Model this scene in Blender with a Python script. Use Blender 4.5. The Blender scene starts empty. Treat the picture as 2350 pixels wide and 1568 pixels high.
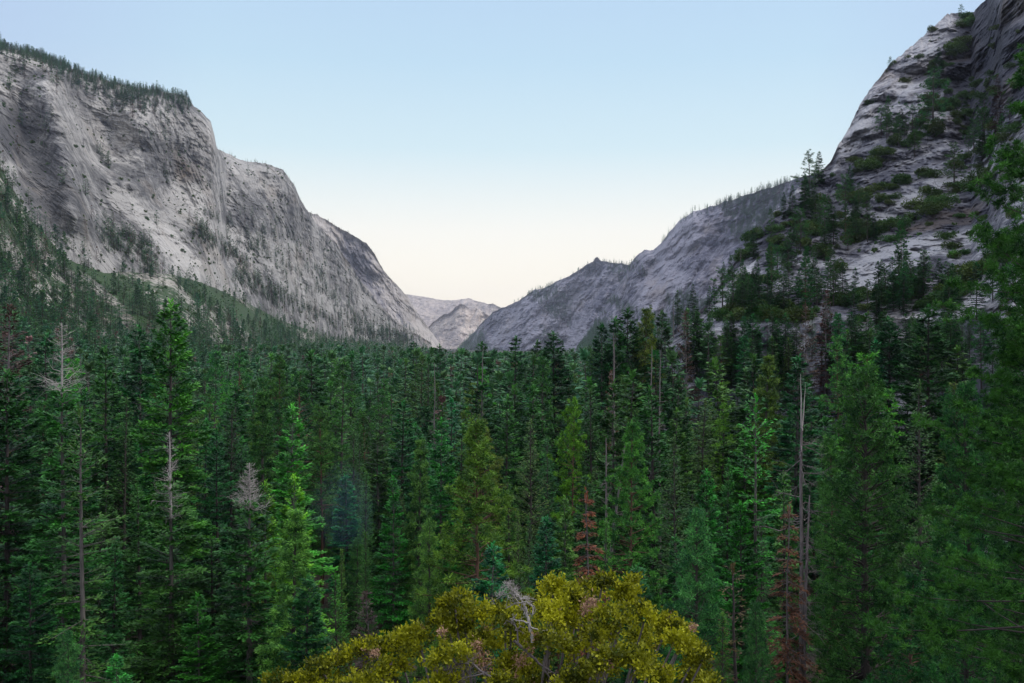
import bpy, math, numpy as np
from mathutils import Vector, Matrix
R_ = math.radians
scene = bpy.context.scene
COL = scene.collection
FX = 2284.0; CX = 1175.0; HY = 784.0          # reading grid of the photograph (2350 x 1568), camera at the origin
rng = np.random.default_rng(7)

# ------------------------------------------------------------------ noise
def _h(ix, iy, iz, s):
    h = (ix.astype(np.int64) * 374761393 + iy.astype(np.int64) * 668265263 + iz.astype(np.int64) * 2147483647 + s * 1274126177) & 0xffffffff
    h = ((h ^ (h >> 13)) * 1274126177) & 0xffffffff
    h = ((h ^ (h >> 16)) * 2246822519) & 0xffffffff
    return ((h ^ (h >> 15)) & 0xffffff) / float(0xffffff)
def vn(x, y, z, s=0):
    x = np.asarray(x, float); y = np.asarray(y, float) + 0 * x; z = np.asarray(z, float) + 0 * x
    ix = np.floor(x); iy = np.floor(y); iz = np.floor(z)
    fx = x - ix; fy = y - iy; fz = z - iz
    fx = fx * fx * fx * (fx * (fx * 6 - 15) + 10); fy = fy * fy * fy * (fy * (fy * 6 - 15) + 10); fz = fz * fz * fz * (fz * (fz * 6 - 15) + 10)
    r = 0
    for a in (0, 1):
        for b in (0, 1):
            for c in (0, 1):
                r = r + _h(ix + a, iy + b, iz + c, s) * (fx if a else 1 - fx) * (fy if b else 1 - fy) * (fz if c else 1 - fz)
    return r * 2 - 1
def fbm(x, y, z, o=5, s=0, g=.5):
    r = 0; a = 1; t = 0
    for k in range(o):
        r = r + a * vn(x * 2 ** k, y * 2 ** k, z * 2 ** k, s + k); t += a; a *= g
    return r / t
def ridged(x, y, z, o=5, s=0, g=.5):
    r = 0; a = 1; t = 0
    for k in range(o):
        r = r + a * (1 - 2 * np.abs(vn(x * 2.1 ** k, y * 2.1 ** k, z * 2.1 ** k, s + k))); t += a; a *= g
    return r / t
def sm(a, b, x):
    t = np.clip((x - a) / (b - a), 0, 1); return t * t * (3 - 2 * t)

# ------------------------------------------------------------------ mesh + tags
def mesh_np(name, V, quads=None, tris=None, mats=(), mi=None, smooth=False, attrs=None):
    me = bpy.data.meshes.new(name)
    loops = []; starts = []; n = 0
    V = np.ascontiguousarray(V, dtype=np.float32)
    li = []; ls = []
    if quads is not None and len(quads):
        li.append(np.asarray(quads, np.int32).ravel()); ls.append(np.arange(len(quads), dtype=np.int32) * 4); n = len(quads) * 4
    if tris is not None and len(tris):
        li.append(np.asarray(tris, np.int32).ravel()); ls.append(n + np.arange(len(tris), dtype=np.int32) * 3)
    li = np.concatenate(li); ls = np.concatenate(ls)
    me.vertices.add(len(V)); me.vertices.foreach_set('co', V.ravel())
    me.loops.add(len(li)); me.loops.foreach_set('vertex_index', li)
    me.polygons.add(len(ls)); me.polygons.foreach_set('loop_start', ls)
    for m in mats: me.materials.append(m)
    if mi is not None: me.polygons.foreach_set('material_index', np.asarray(mi, np.int32))
    me.update(calc_edges=True)
    me.polygons.foreach_set('use_smooth', np.full(len(ls), smooth))
    if attrs:
        for k, v in attrs.items():
            a = me.attributes.new(k, 'FLOAT', 'POINT'); a.data.foreach_set('value', np.asarray(v, np.float32).ravel())
    return me
def link(name, me, parent=None, loc=(0, 0, 0)):
    o = bpy.data.objects.new(name, me); COL.objects.link(o); o.location = loc
    if parent is not None: o.parent = parent
    return o
def tag(o, label=None, cat=None, group=None, kind=None):
    if label: o['label'] = label
    if cat: o['category'] = cat
    if group: o['group'] = group
    if kind: o['kind'] = kind
    return o

# ------------------------------------------------------------------ materials
def newmat(name):
    m = bpy.data.materials.new(name); m.use_nodes = True
    nt = m.node_tree; nt.nodes.clear()
    return m, nt
def N(nt, t, **k):
    n = nt.nodes.new(t)
    for a, b in k.items():
        if a in n.bl_rna.properties: setattr(n, a, b)
        else: n.inputs[a.replace('_', ' ')].default_value = b
    return n
def L(nt, a, b): nt.links.new(a, b)
def mixc(nt, f, a, b, mode='MIX'):
    n = nt.nodes.new('ShaderNodeMix'); n.data_type = 'RGBA'; n.blend_type = mode
    for s, v in ((0, f), (6, a), (7, b)):
        if isinstance(v, bpy.types.NodeSocket): L(nt, v, n.inputs[s])
        elif s == 0: n.inputs[0].default_value = v
        else: n.inputs[s].default_value = (*v, 1)
    return n.outputs[2]
def math_(nt, op, a, b=0.0, c=None):
    n = nt.nodes.new('ShaderNodeMath'); n.operation = op
    for s, v in enumerate((a, b) if c is None else (a, b, c)):
        if isinstance(v, bpy.types.NodeSocket): L(nt, v, n.inputs[s])
        else: n.inputs[s].default_value = v
    return n.outputs[0]
def ramp(nt, fac, pts):
    n = nt.nodes.new('ShaderNodeValToRGB'); L(nt, fac, n.inputs[0])
    e = n.color_ramp.elements
    while len(e) < len(pts): e.new(.5)
    for k, (p, c) in enumerate(pts):
        e[k].position = p; e[k].color = (*c, 1) if len(c) == 3 else c
    return n.outputs[0]
def gray(v): return (v, v, v)

def leaf_mat(name, dark, light, trans=.15, tint=True, nscale=.35, var=.5, hue=.07):
    """foliage: colour varies from clump to clump and from tree to tree"""
    m, nt = newmat(name)
    geo = N(nt, 'ShaderNodeTexCoord')
    oi = N(nt, 'ShaderNodeObjectInfo')
    no = N(nt, 'ShaderNodeTexNoise', Scale=nscale, Detail=3.0)
    L(nt, geo.outputs['Object'], no.inputs['Vector'])
    g2 = N(nt, 'ShaderNodeNewGeometry')
    rpi = g2.outputs['Random Per Island']
    ca = N(nt, 'ShaderNodeAttribute', attribute_name='clump')
    f = math_(nt, 'ADD', math_(nt, 'MULTIPLY', no.outputs[0], .8), math_(nt, 'MULTIPLY', rpi, .25))
    f = math_(nt, 'ADD', f, math_(nt, 'MULTIPLY', ca.outputs['Fac'], 1.25))
    f = math_(nt, 'SUBTRACT', f, .66)
    c = mixc(nt, f, dark, light)
    v = math_(nt, 'MULTIPLY_ADD', oi.outputs['Random'], var, 1 - var / 2)
    hs = N(nt, 'ShaderNodeHueSaturation'); L(nt, c, hs.inputs['Color']); L(nt, v, hs.inputs['Value'])
    hv = math_(nt, 'FRACT', math_(nt, 'MULTIPLY', oi.outputs['Random'], 7.31))
    L(nt, math_(nt, 'MULTIPLY_ADD', hv, hue, .5 - hue / 2), hs.inputs['Hue'])
    c = hs.outputs[0]
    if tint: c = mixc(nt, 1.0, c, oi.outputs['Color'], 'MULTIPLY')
    d = N(nt, 'ShaderNodeBsdfPrincipled', Roughness=.6); L(nt, c, d.inputs['Base Color'])
    d.inputs['Specular IOR Level'].default_value = .25
    t = N(nt, 'ShaderNodeBsdfTranslucent'); L(nt, c, t.inputs['Color'])
    mx = N(nt, 'ShaderNodeMixShader'); mx.inputs[0].default_value = trans
    L(nt, d.outputs[0], mx.inputs[1]); L(nt, t.outputs[0], mx.inputs[2])
    o = N(nt, 'ShaderNodeOutputMaterial'); L(nt, mx.outputs[0], o.inputs[0])
    return m
def bark_mat(name, a, b, sc=3.0):
    m, nt = newmat(name)
    tc = N(nt, 'ShaderNodeTexCoord'); mp = N(nt, 'ShaderNodeMapping'); mp.inputs['Scale'].default_value = (sc, sc, sc * .18)
    L(nt, tc.outputs['Object'], mp.inputs[0])
    no = N(nt, 'ShaderNodeTexNoise', Scale=1.6, Detail=6.0, Roughness=.65); L(nt, mp.outputs[0], no.inputs['Vector'])
    n2 = N(nt, 'ShaderNodeTexNoise', Scale=.5, Detail=2.0); L(nt, tc.outputs['Object'], n2.inputs['Vector'])
    f = math_(nt, 'ADD', math_(nt, 'MULTIPLY', no.outputs[0], 1.6), math_(nt, 'MULTIPLY_ADD', n2.outputs[0], .8, -.75))
    c = mixc(nt, f, a, b)
    p = N(nt, 'ShaderNodeBsdfPrincipled', Roughness=.9); L(nt, c, p.inputs['Base Color'])
    bp = N(nt, 'ShaderNodeBump', Strength=.5, Distance=.05); L(nt, no.outputs[0], bp.inputs['Height']); L(nt, bp.outputs[0], p.inputs['Normal'])
    o = N(nt, 'ShaderNodeOutputMaterial'); L(nt, p.outputs[0], o.inputs[0])
    return m
def rock_mat(name, dark, mid, pale, veg, unit=1.0, warm=(.30, .235, .17), bump=1.0, vegamt=0.0):
    """granite; 'tone' = mineral tone of the slab, 'veg' = where moss, grass and low scrub grow. unit = size of the finest grain in m"""
    m, nt = newmat(name)
    tc = N(nt, 'ShaderNodeTexCoord'); P = tc.outputs['Object']
    at = N(nt, 'ShaderNodeAttribute', attribute_name='tone'); av = N(nt, 'ShaderNodeAttribute', attribute_name='veg')
    def noise(scale, vec=P, det=6.0, r=.6, dist=0.0):
        n = N(nt, 'ShaderNodeTexNoise', Scale=scale, Detail=det, Roughness=r, Distortion=dist); L(nt, vec, n.inputs['Vector']); return n.outputs[0]
    mp = N(nt, 'ShaderNodeMapping'); mp.inputs['Scale'].default_value = (1, 1, .22); mp.inputs['Rotation'].default_value = (0, R_(18), 0); L(nt, P, mp.inputs[0])
    streak = noise(.055 / unit, mp.outputs[0], 7.0, .68, .6)
    fine = noise(.16 / unit, P, 8.0, .7)
    big = noise(.009 / unit, P, 4.0, .6)
    f = math_(nt, 'MULTIPLY_ADD', streak, 1.0, -.62)
    f = math_(nt, 'MULTIPLY_ADD', fine, .95, f)
    f = math_(nt, 'MULTIPLY_ADD', big, .8, f)
    f = math_(nt, 'ADD', f, math_(nt, 'MULTIPLY_ADD', at.outputs['Fac'], .8, -.50))
    c = ramp(nt, f, [(.26, dark), (.50, mid), (.72, pale)])
    # cracks
    vo = N(nt, 'ShaderNodeTexVoronoi', Scale=.045 / unit, feature='DISTANCE_TO_EDGE')
    wv = N(nt, 'ShaderNodeVectorMath', operation='MULTIPLY_ADD')
    nv = N(nt, 'ShaderNodeTexNoise', Scale=.05 / unit, Detail=4.0); L(nt, mp.outputs[0], nv.inputs['Vector'])
    L(nt, nv.outputs['Color'], wv.inputs[0]); wv.inputs[1].default_value = (22 * unit,) * 3; L(nt, mp.outputs[0], wv.inputs[2]); L(nt, wv.outputs[0], vo.inputs['Vector'])
    ck = ramp(nt, vo.outputs['Distance'], [(0.0, gray(.12)), (.030, gray(1))])
    c = mixc(nt, .62, c, ck, 'MULTIPLY')
    vo2 = N(nt, 'ShaderNodeTexVoronoi', Scale=.13 / unit, feature='DISTANCE_TO_EDGE'); L(nt, wv.outputs[0], vo2.inputs['Vector'])
    c = mixc(nt, .35, c, ramp(nt, vo2.outputs['Distance'], [(0.0, gray(.2)), (.05, gray(1))]), 'MULTIPLY')
    vo3 = N(nt, 'ShaderNodeTexVoronoi', Scale=.03 / unit); L(nt, wv.outputs[0], vo3.inputs['Vector'])
    c = mixc(nt, .45, c, ramp(nt, vo3.outputs['Color'], [(.2, gray(.62)), (.8, gray(1.25))]), 'MULTIPLY')
    wm = ramp(nt, noise(.02 / unit, P, 3.0), [(.56, gray(0)), (.72, gray(.7))])
    c = mixc(nt, wm, c, mixc(nt, .5, c, warm))
    vf = math_(nt, 'ADD', av.outputs['Fac'], math_(nt, 'MULTIPLY_ADD', noise(.11 / unit, P, 5.0, .65), 1.6, -.8 - (.5 - vegamt)))
    vf = ramp(nt, vf, [(.42, gray(0)), (.58, gray(1))])
    vc = mixc(nt, noise(.05 / unit, P, 4.0), veg, tuple(v * 1.9 for v in veg))
    vc = mixc(nt, .8, vc, ramp(nt, noise(.5 / unit, P, 5.0, .7), [(.35, gray(.3)), (.65, gray(1.5))]), 'MULTIPLY')
    c = mixc(nt, vf, c, vc)
    p = N(nt, 'ShaderNodeBsdfPrincipled', Roughness=.85); L(nt, c, p.inputs['Base Color'])
    p.inputs['Specular IOR Level'].default_value = .3
    hgt = math_(nt, 'ADD', math_(nt, 'MULTIPLY', streak, 2.0), fine)
    hgt = math_(nt, 'MULTIPLY_ADD', ck, .15, hgt)
    bp = N(nt, 'ShaderNodeBump', Strength=.5, Distance=3.0 * unit * bump); L(nt, hgt, bp.inputs['Height']); L(nt, bp.outputs[0], p.inputs['Normal'])
    o = N(nt, 'ShaderNodeOutputMaterial'); L(nt, p.outputs[0], o.inputs[0])
    return m

# ------------------------------------------------------------------ lofted terrain
LOFTS = {}
def rowf(pts, px):
    a = np.array(pts, float); return np.interp(px, a[:, 0], a[:, 1]), np.interp(px, a[:, 0], a[:, 2])
def loft(name, rows, px0, px1, nu, nv, mat, relief, ftab=((0, 0), (1, 1)), rough=3.0, rs=30.0, back=(900, .7), tonef=None, label=None, segs=None, seed=0, smooth=True):
    """rows: crest first, then lower lines of the hillside, each (bearing, elevation reading, distance)"""
    px = np.linspace(px0, px1, nu)
    RP = [rowf(r, px) for r in rows]
    segs = segs or [nv] * (len(rows) - 1)
    Y = []; D = []; T = []
    tot = sum(segs); k0 = 0
    for s, n in enumerate(segs):
        (ya, da), (yb, db) = RP[s], RP[s + 1]
        tt = np.linspace(0, 1, n, endpoint=(s == len(segs) - 1))
        ft = np.interp(tt, [a for a, b in ftab], [b for a, b in ftab]) if s == 0 else tt
        Y.append(ya[None] + (yb - ya)[None] * tt[:, None]); D.append(da[None] + (db - da)[None] * ft[:, None])
        T.append(np.repeat((k0 + tt * n)[:, None] / tot, nu, 1)); k0 += n
    Y = np.concatenate(Y); D = np.concatenate(D); T = np.concatenate(T)
    # crest raggedness
    cr = fbm(px / rs, 0 * px, 0 * px + seed, 6, seed, .62) * rough
    cr2 = np.abs(vn(px / (rs * .35), 0 * px, 0 * px + 5, seed + 3)) * rough * .6
    Y = Y + (cr - cr2)[None] * np.exp(-T / .06)
    PX = np.repeat(px[None], len(Y), 0)
    X = (PX - CX) / FX * D; Z = (HY - Y) / FX * D
    dd = relief(PX, Y, X, D, Z, T)
    D2 = D + dd
    X = (PX - CX) / FX * D2; Z = (HY - Y) / FX * D2
    tone, veg = tonef(PX, Y, X, D2, Z, T) if tonef else (0 * X + .5, 0 * X)
    nf = len(Y)
    LOFTS[name] = dict(px=px, X=X, Y=D2, Z=Z, PY=Y, veg=veg, tone=tone)
    # far side of the crest
    nb = 10
    bx, by, bz = X[0], D2[0], Z[0]
    q = np.linspace(0, 1, nb + 1)[1:][::-1] ** 1.5
    f = 1 + q[:, None] * back[0] / by[None]
    BX = bx[None] * f; BY = by[None] * f; BZ = bz[None] - q[:, None] * back[0] * back[1] + 0 * BX
    BZ = BZ + fbm(BX / 90, BY / 90, 0 * BX, 3, 9) * 10 * q[:, None]
    VX = np.concatenate([BX, X]); VY = np.concatenate([BY, D2]); VZ = np.concatenate([BZ, Z])
    to = np.concatenate([np.repeat(tone[:1], nb, 0), tone]); ve = np.concatenate([np.repeat(veg[:1], nb, 0), veg])
    V = np.stack([VX, VY, VZ], -1).reshape(-1, 3)
    n = nf + nb
    i = np.arange(n - 1)[:, None] * nu + np.arange(nu - 1)[None]
    Q = np.stack([i, i + nu, i + nu + 1, i + 1], -1).reshape(-1, 4)
    o = link(name, mesh_np(name, V, Q, mats=[mat], smooth=smooth, attrs={'tone': to, 'veg': ve}))
    tag(o, label, None, None, 'structure')
    return o
def blob(PX, PY, x, y, rx, ry, ang=0):
    c, s = math.cos(R_(ang)), math.sin(R_(ang))
    u = ((PX - x) * c + (PY - y) * s) / rx; v = (-(PX - x) * s + (PY - y) * c) / ry
    return np.exp(-(u * u + v * v))
def line_dist(PX, PY, pts):
    d = np.full(PX.shape, 1e9)
    for (x0, y0), (x1, y1) in zip(pts[:-1], pts[1:]):
        vx, vy = x1 - x0, y1 - y0; t = np.clip(((PX - x0) * vx + (PY - y0) * vy) / (vx * vx + vy * vy), 0, 1)
        d = np.minimum(d, np.hypot(PX - x0 - t * vx, PY - y0 - t * vy))
    return d

GR_D, GR_M, GR_P = (.115, .112, .125), (.27, .26, .262), (.50, .48, .455)
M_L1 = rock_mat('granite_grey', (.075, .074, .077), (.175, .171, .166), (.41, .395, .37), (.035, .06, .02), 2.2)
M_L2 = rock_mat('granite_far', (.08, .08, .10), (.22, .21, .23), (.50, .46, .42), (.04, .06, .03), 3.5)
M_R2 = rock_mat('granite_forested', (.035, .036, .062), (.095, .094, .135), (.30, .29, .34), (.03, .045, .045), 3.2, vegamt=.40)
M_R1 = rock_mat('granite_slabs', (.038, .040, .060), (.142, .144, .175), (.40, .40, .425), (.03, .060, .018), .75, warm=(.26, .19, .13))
M_TAL = rock_mat('talus', (.08, .08, .072), (.15, .145, .125), (.38, .36, .32), (.022, .046, .014), 1.0, vegamt=.62)
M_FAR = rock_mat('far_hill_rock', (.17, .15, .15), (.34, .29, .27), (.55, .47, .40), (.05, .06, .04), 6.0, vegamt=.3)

# --- left granite mountain
L1_top = [(-500, 40, 1500), (-200, 80, 1600), (0, 108, 1700), (60, 118, 1730), (130, 142, 1770), (200, 172, 1830), (300, 200, 1900), (380, 212, 1960), (425, 222, 2000), (440, 240, 2010), (465, 262, 2020), (484, 282, 2030),
          (492, 310, 2040), (498, 340, 2050), (520, 352, 2300), (560, 370, 2330), (620, 380, 2370), (650, 392, 2400), (675, 425, 2440), (690, 460, 2480), (710, 490, 2520), (730, 520, 2580), (770, 560, 2700), (800, 605, 2800), (830, 650, 2900), (870, 700, 3050), (910, 740, 3200), (950, 765, 3350), (990, 788, 3500)]
L1_bot = [(-500, 330, 980), (0, 400, 1080), (60, 500, 1130), (150, 570, 1200), (240, 615, 1280), (350, 640, 1400), (460, 665, 1560), (640, 752, 2100), (760, 785, 2550), (990, 812, 3400)]
def terr(n, k, sh=.25):
    q = n * k; f = q - np.floor(q); return (np.floor(q) + sm(.5 - sh, .5 + sh, f)) / k
def rel_L1(PX, PY, X, Y, Z, T):
    edge = 1 - np.exp(-T / .03)
    w = fbm(X / 260, Z / 260, Y / 400, 3, 11) * 90
    g = ridged((X + w * .8 + Z * .45) / 230, Z / 700 + X / 900, Y * 0, 6, 21, .55) * 78 + ridged((X - Z * .35 + w) / 330, Z / 420, Y * 0, 4, 26, .5) * 34
    g2 = ridged((X + Z * .5 + w * .3) / 60, Z / 190, Y * 0, 5, 31, .6) * 9
    m = fbm(X / 38, Z / 22, Y / 60, 5, 41, .62) * 9
    rib = -120 * np.exp(-(line_dist(PX, PY, [(107, 199), (150, 330), (168, 459), (172, 570)]) / 42) ** 2)
    m = m + terr(fbm((X + Z * .2) / 95, Z / 85, Y / 120, 5, 43, .5), 7, .16) * 20 + terr(fbm((X - Z * .5) / 22, Z / 26, Y / 40, 4, 45, .6), 5, .2) * 7
    rec = 45 * blob(PX, PY, 60, 330, 40, 130, 0) + 60 * blob(PX, PY, 250, 330, 60, 100) + 70 * blob(PX, PY, 400, 420, 60, 90) - 60 * blob(PX, PY, 330, 300, 50, 90) - 70 * blob(PX, PY, 560, 480, 50, 110, -25)
    lg = -26 * sm(-10, 10, PY - np.interp(PX, [200, 330], [365, 430])) * blob(PX, PY, 265, 400, 90, 60)
    return ((g + g2 + m) * edge + (rib + rec + lg) * sm(0, .1, T)) * (1 - .85 * sm(.72, .93, T))
def tone_L1(PX, PY, X, Y, Z, T):
    t = .42 + .25 * fbm(X / 160, Z / 160, Y / 160, 3, 51)
    t = t + .75 * np.exp(-(line_dist(PX, PY, [(270, 449), (370, 540), (440, 610), (510, 670)]) / 20) ** 2)
    t = t + .6 * blob(PX, PY, 425, 470, 42, 45) + .5 * np.exp(-(line_dist(PX, PY, [(479, 520), (560, 545), (663, 571)]) / 14) ** 2)
    t = t + .35 * blob(PX, PY, 320, 250, 50, 14, 20) + .5 * blob(PX, PY, 90, 540, 60, 14, 40) + .4 * blob(PX, PY, 20, 385, 45, 14, 0) + .35 * blob(PX, PY, 60, 135, 70, 14, 10)
    t = t + .5 * np.exp(-(line_dist(PX, PY, [(180, 560), (240, 610), (220, 630)]) / 20) ** 2) + .45 * blob(PX, PY, 700, 660, 120, 18, 35) + .35 * blob(PX, PY, 640, 600, 110, 18, 30)
    t = t + .3 * blob(PX, PY, 600, 410, 70, 25, 20) + .35 * blob(PX, PY, 490, 300, 20, 40, 0)  # last patch paints the sky glow on the right-facing cliff rim
    t = t - .40 * blob(PX, PY, 40, 300, 70, 60) - .35 * blob(PX, PY, 120, 430, 50, 90) - .28 * blob(PX, PY, 370, 390, 90, 60) - .25 * blob(PX, PY, 560, 500, 60, 50)  # first two patches paint in the shade left of the rib
    v = -.05 + .3 * blob(PX, PY, 200, 190, 220, 24, 14) + .75 * np.exp(-(line_dist(PX, PY, [(215, 365), (262, 400), (310, 425)]) / 7) ** 2) + .4 * blob(PX, PY, 470, 590, 80, 26, 32)
    v = v + .45 * np.exp(-(line_dist(PX, PY, [(0, 395), (40, 440), (70, 500), (150, 580), (250, 640)]) / 12) ** 2) + .35 * blob(PX, PY, 640, 690, 140, 26, 33) + .35 * blob(PX, PY, 300, 240, 50, 14, 30)
    v = v + .6 * np.exp(-(line_dist(PX, PY, [(0, 395), (20, 400), (60, 340)]) / 8) ** 2)
    return t, v
loft('granite_mountain', [L1_top, L1_bot, [(a, b + 60, c * .965) for a, b, c in L1_bot]], -500, 990, 1150, 620, M_L1, rel_L1,
     ftab=((0, 0), (.05, .22), (.3, .40), (.6, .62), (1, 1)), rough=4, rs=28, tonef=tone_L1, segs=[560, 30], label='pale grey granite mountain with bare cliffs and a wooded crest, filling the left')

# --- second left buttress
L2_top = [(640, 470, 3900), (708, 487, 4000), (740, 500, 4050), (790, 530, 4150), (840, 558, 4250), (860, 585, 4300), (880, 620, 4350), (910, 655, 4500), (935, 682, 4650), (960, 722, 4800), (985, 755, 4950), (1012, 792, 5100)]
L2_bot = [(640, 800, 3500), (1012, 815, 4700)]
def rel_far(a, sx=260, tilt=.45, s=3):
    def f(PX, PY, X, Y, Z, T):
        e = 1 - np.exp(-T / .04)
        w = fbm(X / 400, Z / 400, 0 * X, 3, s) * 120
        return e * a * (ridged((X + w + Z * tilt) / sx, Z / (sx * 2.6), 0 * X, 5, s + 1, .55) * 1.0 + ridged((X + Z * tilt) / (sx * .3), Z / (sx * .8), 0 * X, 4, s + 5, .6) * .35 + fbm(X / 60, Z / 35, Y / 90, 4, s + 9, .6) * .28)
    return f
def tone_L2(PX, PY, X, Y, Z, T):
    t = .5 + .25 * fbm(X / 200, Z / 200, 0 * X, 3, 8) + .35 * np.exp(-(line_dist(PX, PY, [(712, 492), (740, 540), (770, 570)]) / 14) ** 2) - .3 * blob(PX, PY, 820, 600, 40, 50, 30) + .3 * np.exp(-(line_dist(PX, PY, [(850, 580), (890, 650), (1000, 780)]) / 14) ** 2)
    return t, -.1 + 0 * X
loft('granite_buttress', [L2_top, L2_bot], 640, 1012, 330, 330, M_L2, rel_far(85, 280, .5, 3), ftab=((0, 0), (.06, .2), (1, 1)), rough=2.5, rs=14, tonef=tone_L2, label='second pale granite buttress behind the left mountain')

# --- right forested ridge
R2_top = [(1325, 806, 4300), (1350, 770, 4250), (1385, 712, 4200), (1415, 660, 4150), (1436, 632, 4120), (1446, 606, 4100), (1462, 588, 4050), (1480, 573, 4000), (1500, 574, 3950), (1516, 560, 3900), (1535, 535, 3850), (1560, 507, 3800), (1590, 487, 3700), (1640, 473, 3600), (1700, 452, 3500), (1780, 428, 3350), (1840, 408, 3250), (1950, 380, 3100), (2200, 350, 2900)]
R2_bot = [(1325, 812, 3600), (1500, 812, 3200), (1700, 812, 2800), (2200, 812, 2300)]
def tone_R2(PX, PY, X, Y, Z, T):
    t = .42 + .3 * fbm(X / 220, Z / 160, 0 * X, 3, 18)
    t += .6 * np.exp(-(line_dist(PX, PY, [(1725, 610), (1700, 620), (1650, 640)]) / 14) ** 2) + .5 * np.exp(-(line_dist(PX, PY, [(1560, 640), (1530, 680), (1440, 790)]) / 18) ** 2) + .4 * blob(PX, PY, 1560, 560, 60, 30, -30) + .35 * blob(PX, PY, 1780, 520, 30, 14, -20)
    t += .35 * blob(PX, PY, 1500, 640, 22, 70, 25)
    v = .10 + .35 * fbm((X + Z * .6) / 110, Z / 300, 0 * X, 4, 28) + .3 * blob(PX, PY, 1760, 500, 140, 40, -20) + .25 * blob(PX, PY, 1640, 560, 60, 70) - .35 * blob(PX, PY, 1500, 650, 70, 100, 30)
    return t, v
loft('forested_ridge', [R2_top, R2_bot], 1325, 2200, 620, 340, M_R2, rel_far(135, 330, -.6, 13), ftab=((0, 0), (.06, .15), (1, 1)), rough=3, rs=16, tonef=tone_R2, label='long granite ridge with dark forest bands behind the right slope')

# --- ridge with the rock knob
R3_top = [(1050, 806, 7000), (1075, 778, 6800), (1100, 748, 6600), (1130, 718, 6500), (1150, 707, 6400), (1172, 700, 6300), (1190, 690, 6200), (1225, 666, 6100), (1245, 664, 6050), (1262, 655, 6000), (1320, 626, 5900), (1350, 606, 5850), (1362, 601, 5820), (1366, 593, 5815), (1372, 592, 5815), (1379, 599, 5815), (1400, 603, 5800), (1440, 608, 5700), (1520, 615, 5500)]
R3_bot = [(1050, 815, 6200), (1520, 815, 4900)]
def tone_R3(PX, PY, X, Y, Z, T):
    t = .42 + .3 * fbm(X / 300, Z / 220, 0 * X, 3, 38) + .4 * np.exp(-(line_dist(PX, PY, [(1330, 690), (1290, 740), (1210, 790)]) / 10) ** 2)
    t += .35 * np.exp(-(line_dist(PX, PY, [(1180, 730), (1150, 770), (1120, 800)]) / 10) ** 2)
    v = .12 + .35 * fbm((X + Z * .8) / 200, Z / 300, 0 * X, 4, 48) + .4 * blob(PX, PY, 1400, 630, 60, 20, 0)
    return t, v
loft('knobbed_ridge', [R3_top, R3_bot], 1050, 1520, 420, 260, M_R2, rel_far(190, 460, -.7, 23), ftab=((0, 0), (.06, .12), (1, 1)), rough=2.5, rs=14, tonef=tone_R3, label='hazy violet ridge topped by a small rock knob in the middle distance')

# --- hump and far hill closing the valley
HB_top = [(930, 815, 8300), (985, 748, 8200), (1010, 727, 8100), (1038, 716, 8050), (1046, 704, 8030), (1056, 697, 8030), (1068, 702, 8030), (1078, 710, 8050), (1092, 709, 8050), (1110, 716, 8000), (1130, 735, 8000), (1180, 790, 8000)]
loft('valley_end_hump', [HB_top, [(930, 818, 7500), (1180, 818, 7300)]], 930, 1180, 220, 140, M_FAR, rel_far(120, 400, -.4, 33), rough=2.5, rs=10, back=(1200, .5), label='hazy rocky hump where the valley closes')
HA_top = [(850, 670, 11500), (939, 677, 11500), (975, 682, 11450), (1020, 690, 11400), (1050, 689, 11300), (1075, 685, 11200), (1100, 693, 11100), (1120, 698, 11000), (1130, 697, 11000), (1150, 706, 10900), (1300, 730, 10500)]
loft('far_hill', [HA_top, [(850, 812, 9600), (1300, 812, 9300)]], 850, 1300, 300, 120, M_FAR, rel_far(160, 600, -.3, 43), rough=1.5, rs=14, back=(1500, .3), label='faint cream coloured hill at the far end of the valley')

# --- near granite slope on the right
R1_top = [(1440, 860, 345), (1480, 812, 350), (1560, 752, 360), (1613, 709, 372), (1649, 658, 380), (1685, 604, 390), (1725, 553, 400), (1776, 484, 412), (1800, 470, 416), (1843, 424, 430), (1873, 405, 440), (1904, 374, 450), (1924, 332, 462), (1950, 296, 478), (1965, 260, 486), (1985, 224, 495), (2021, 178, 508), (2041, 150, 515), (2098, 103, 530), (2138, 66, 540), (2174, 34, 550), (2205, 33, 552), (2228, 42, 545), (2240, 22, 530), (2266, 0, 512), (2300, -50, 455), (2350, -120, 440), (2500, -260, 400), (2700, -420, 350), (3100, -640, 270)]
R1_mid = [(1440, 870, 320), (1480, 850, 310), (1560, 800, 305), (1640, 760, 298), (1800, 745, 288), (2000, 735, 268), (2200, 735, 240), (2350, 745, 205), (2700, 760, 150), (3100, 770, 110)]
R1_toe = [(1440, 1170, 278), (1480, 1184, 268), (1640, 1200, 258), (1800, 1227, 242), (2000, 1296, 210), (2200, 1380, 180), (2350, 1450, 161), (2700, 1700, 118), (3100, 2100, 82)]
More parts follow.
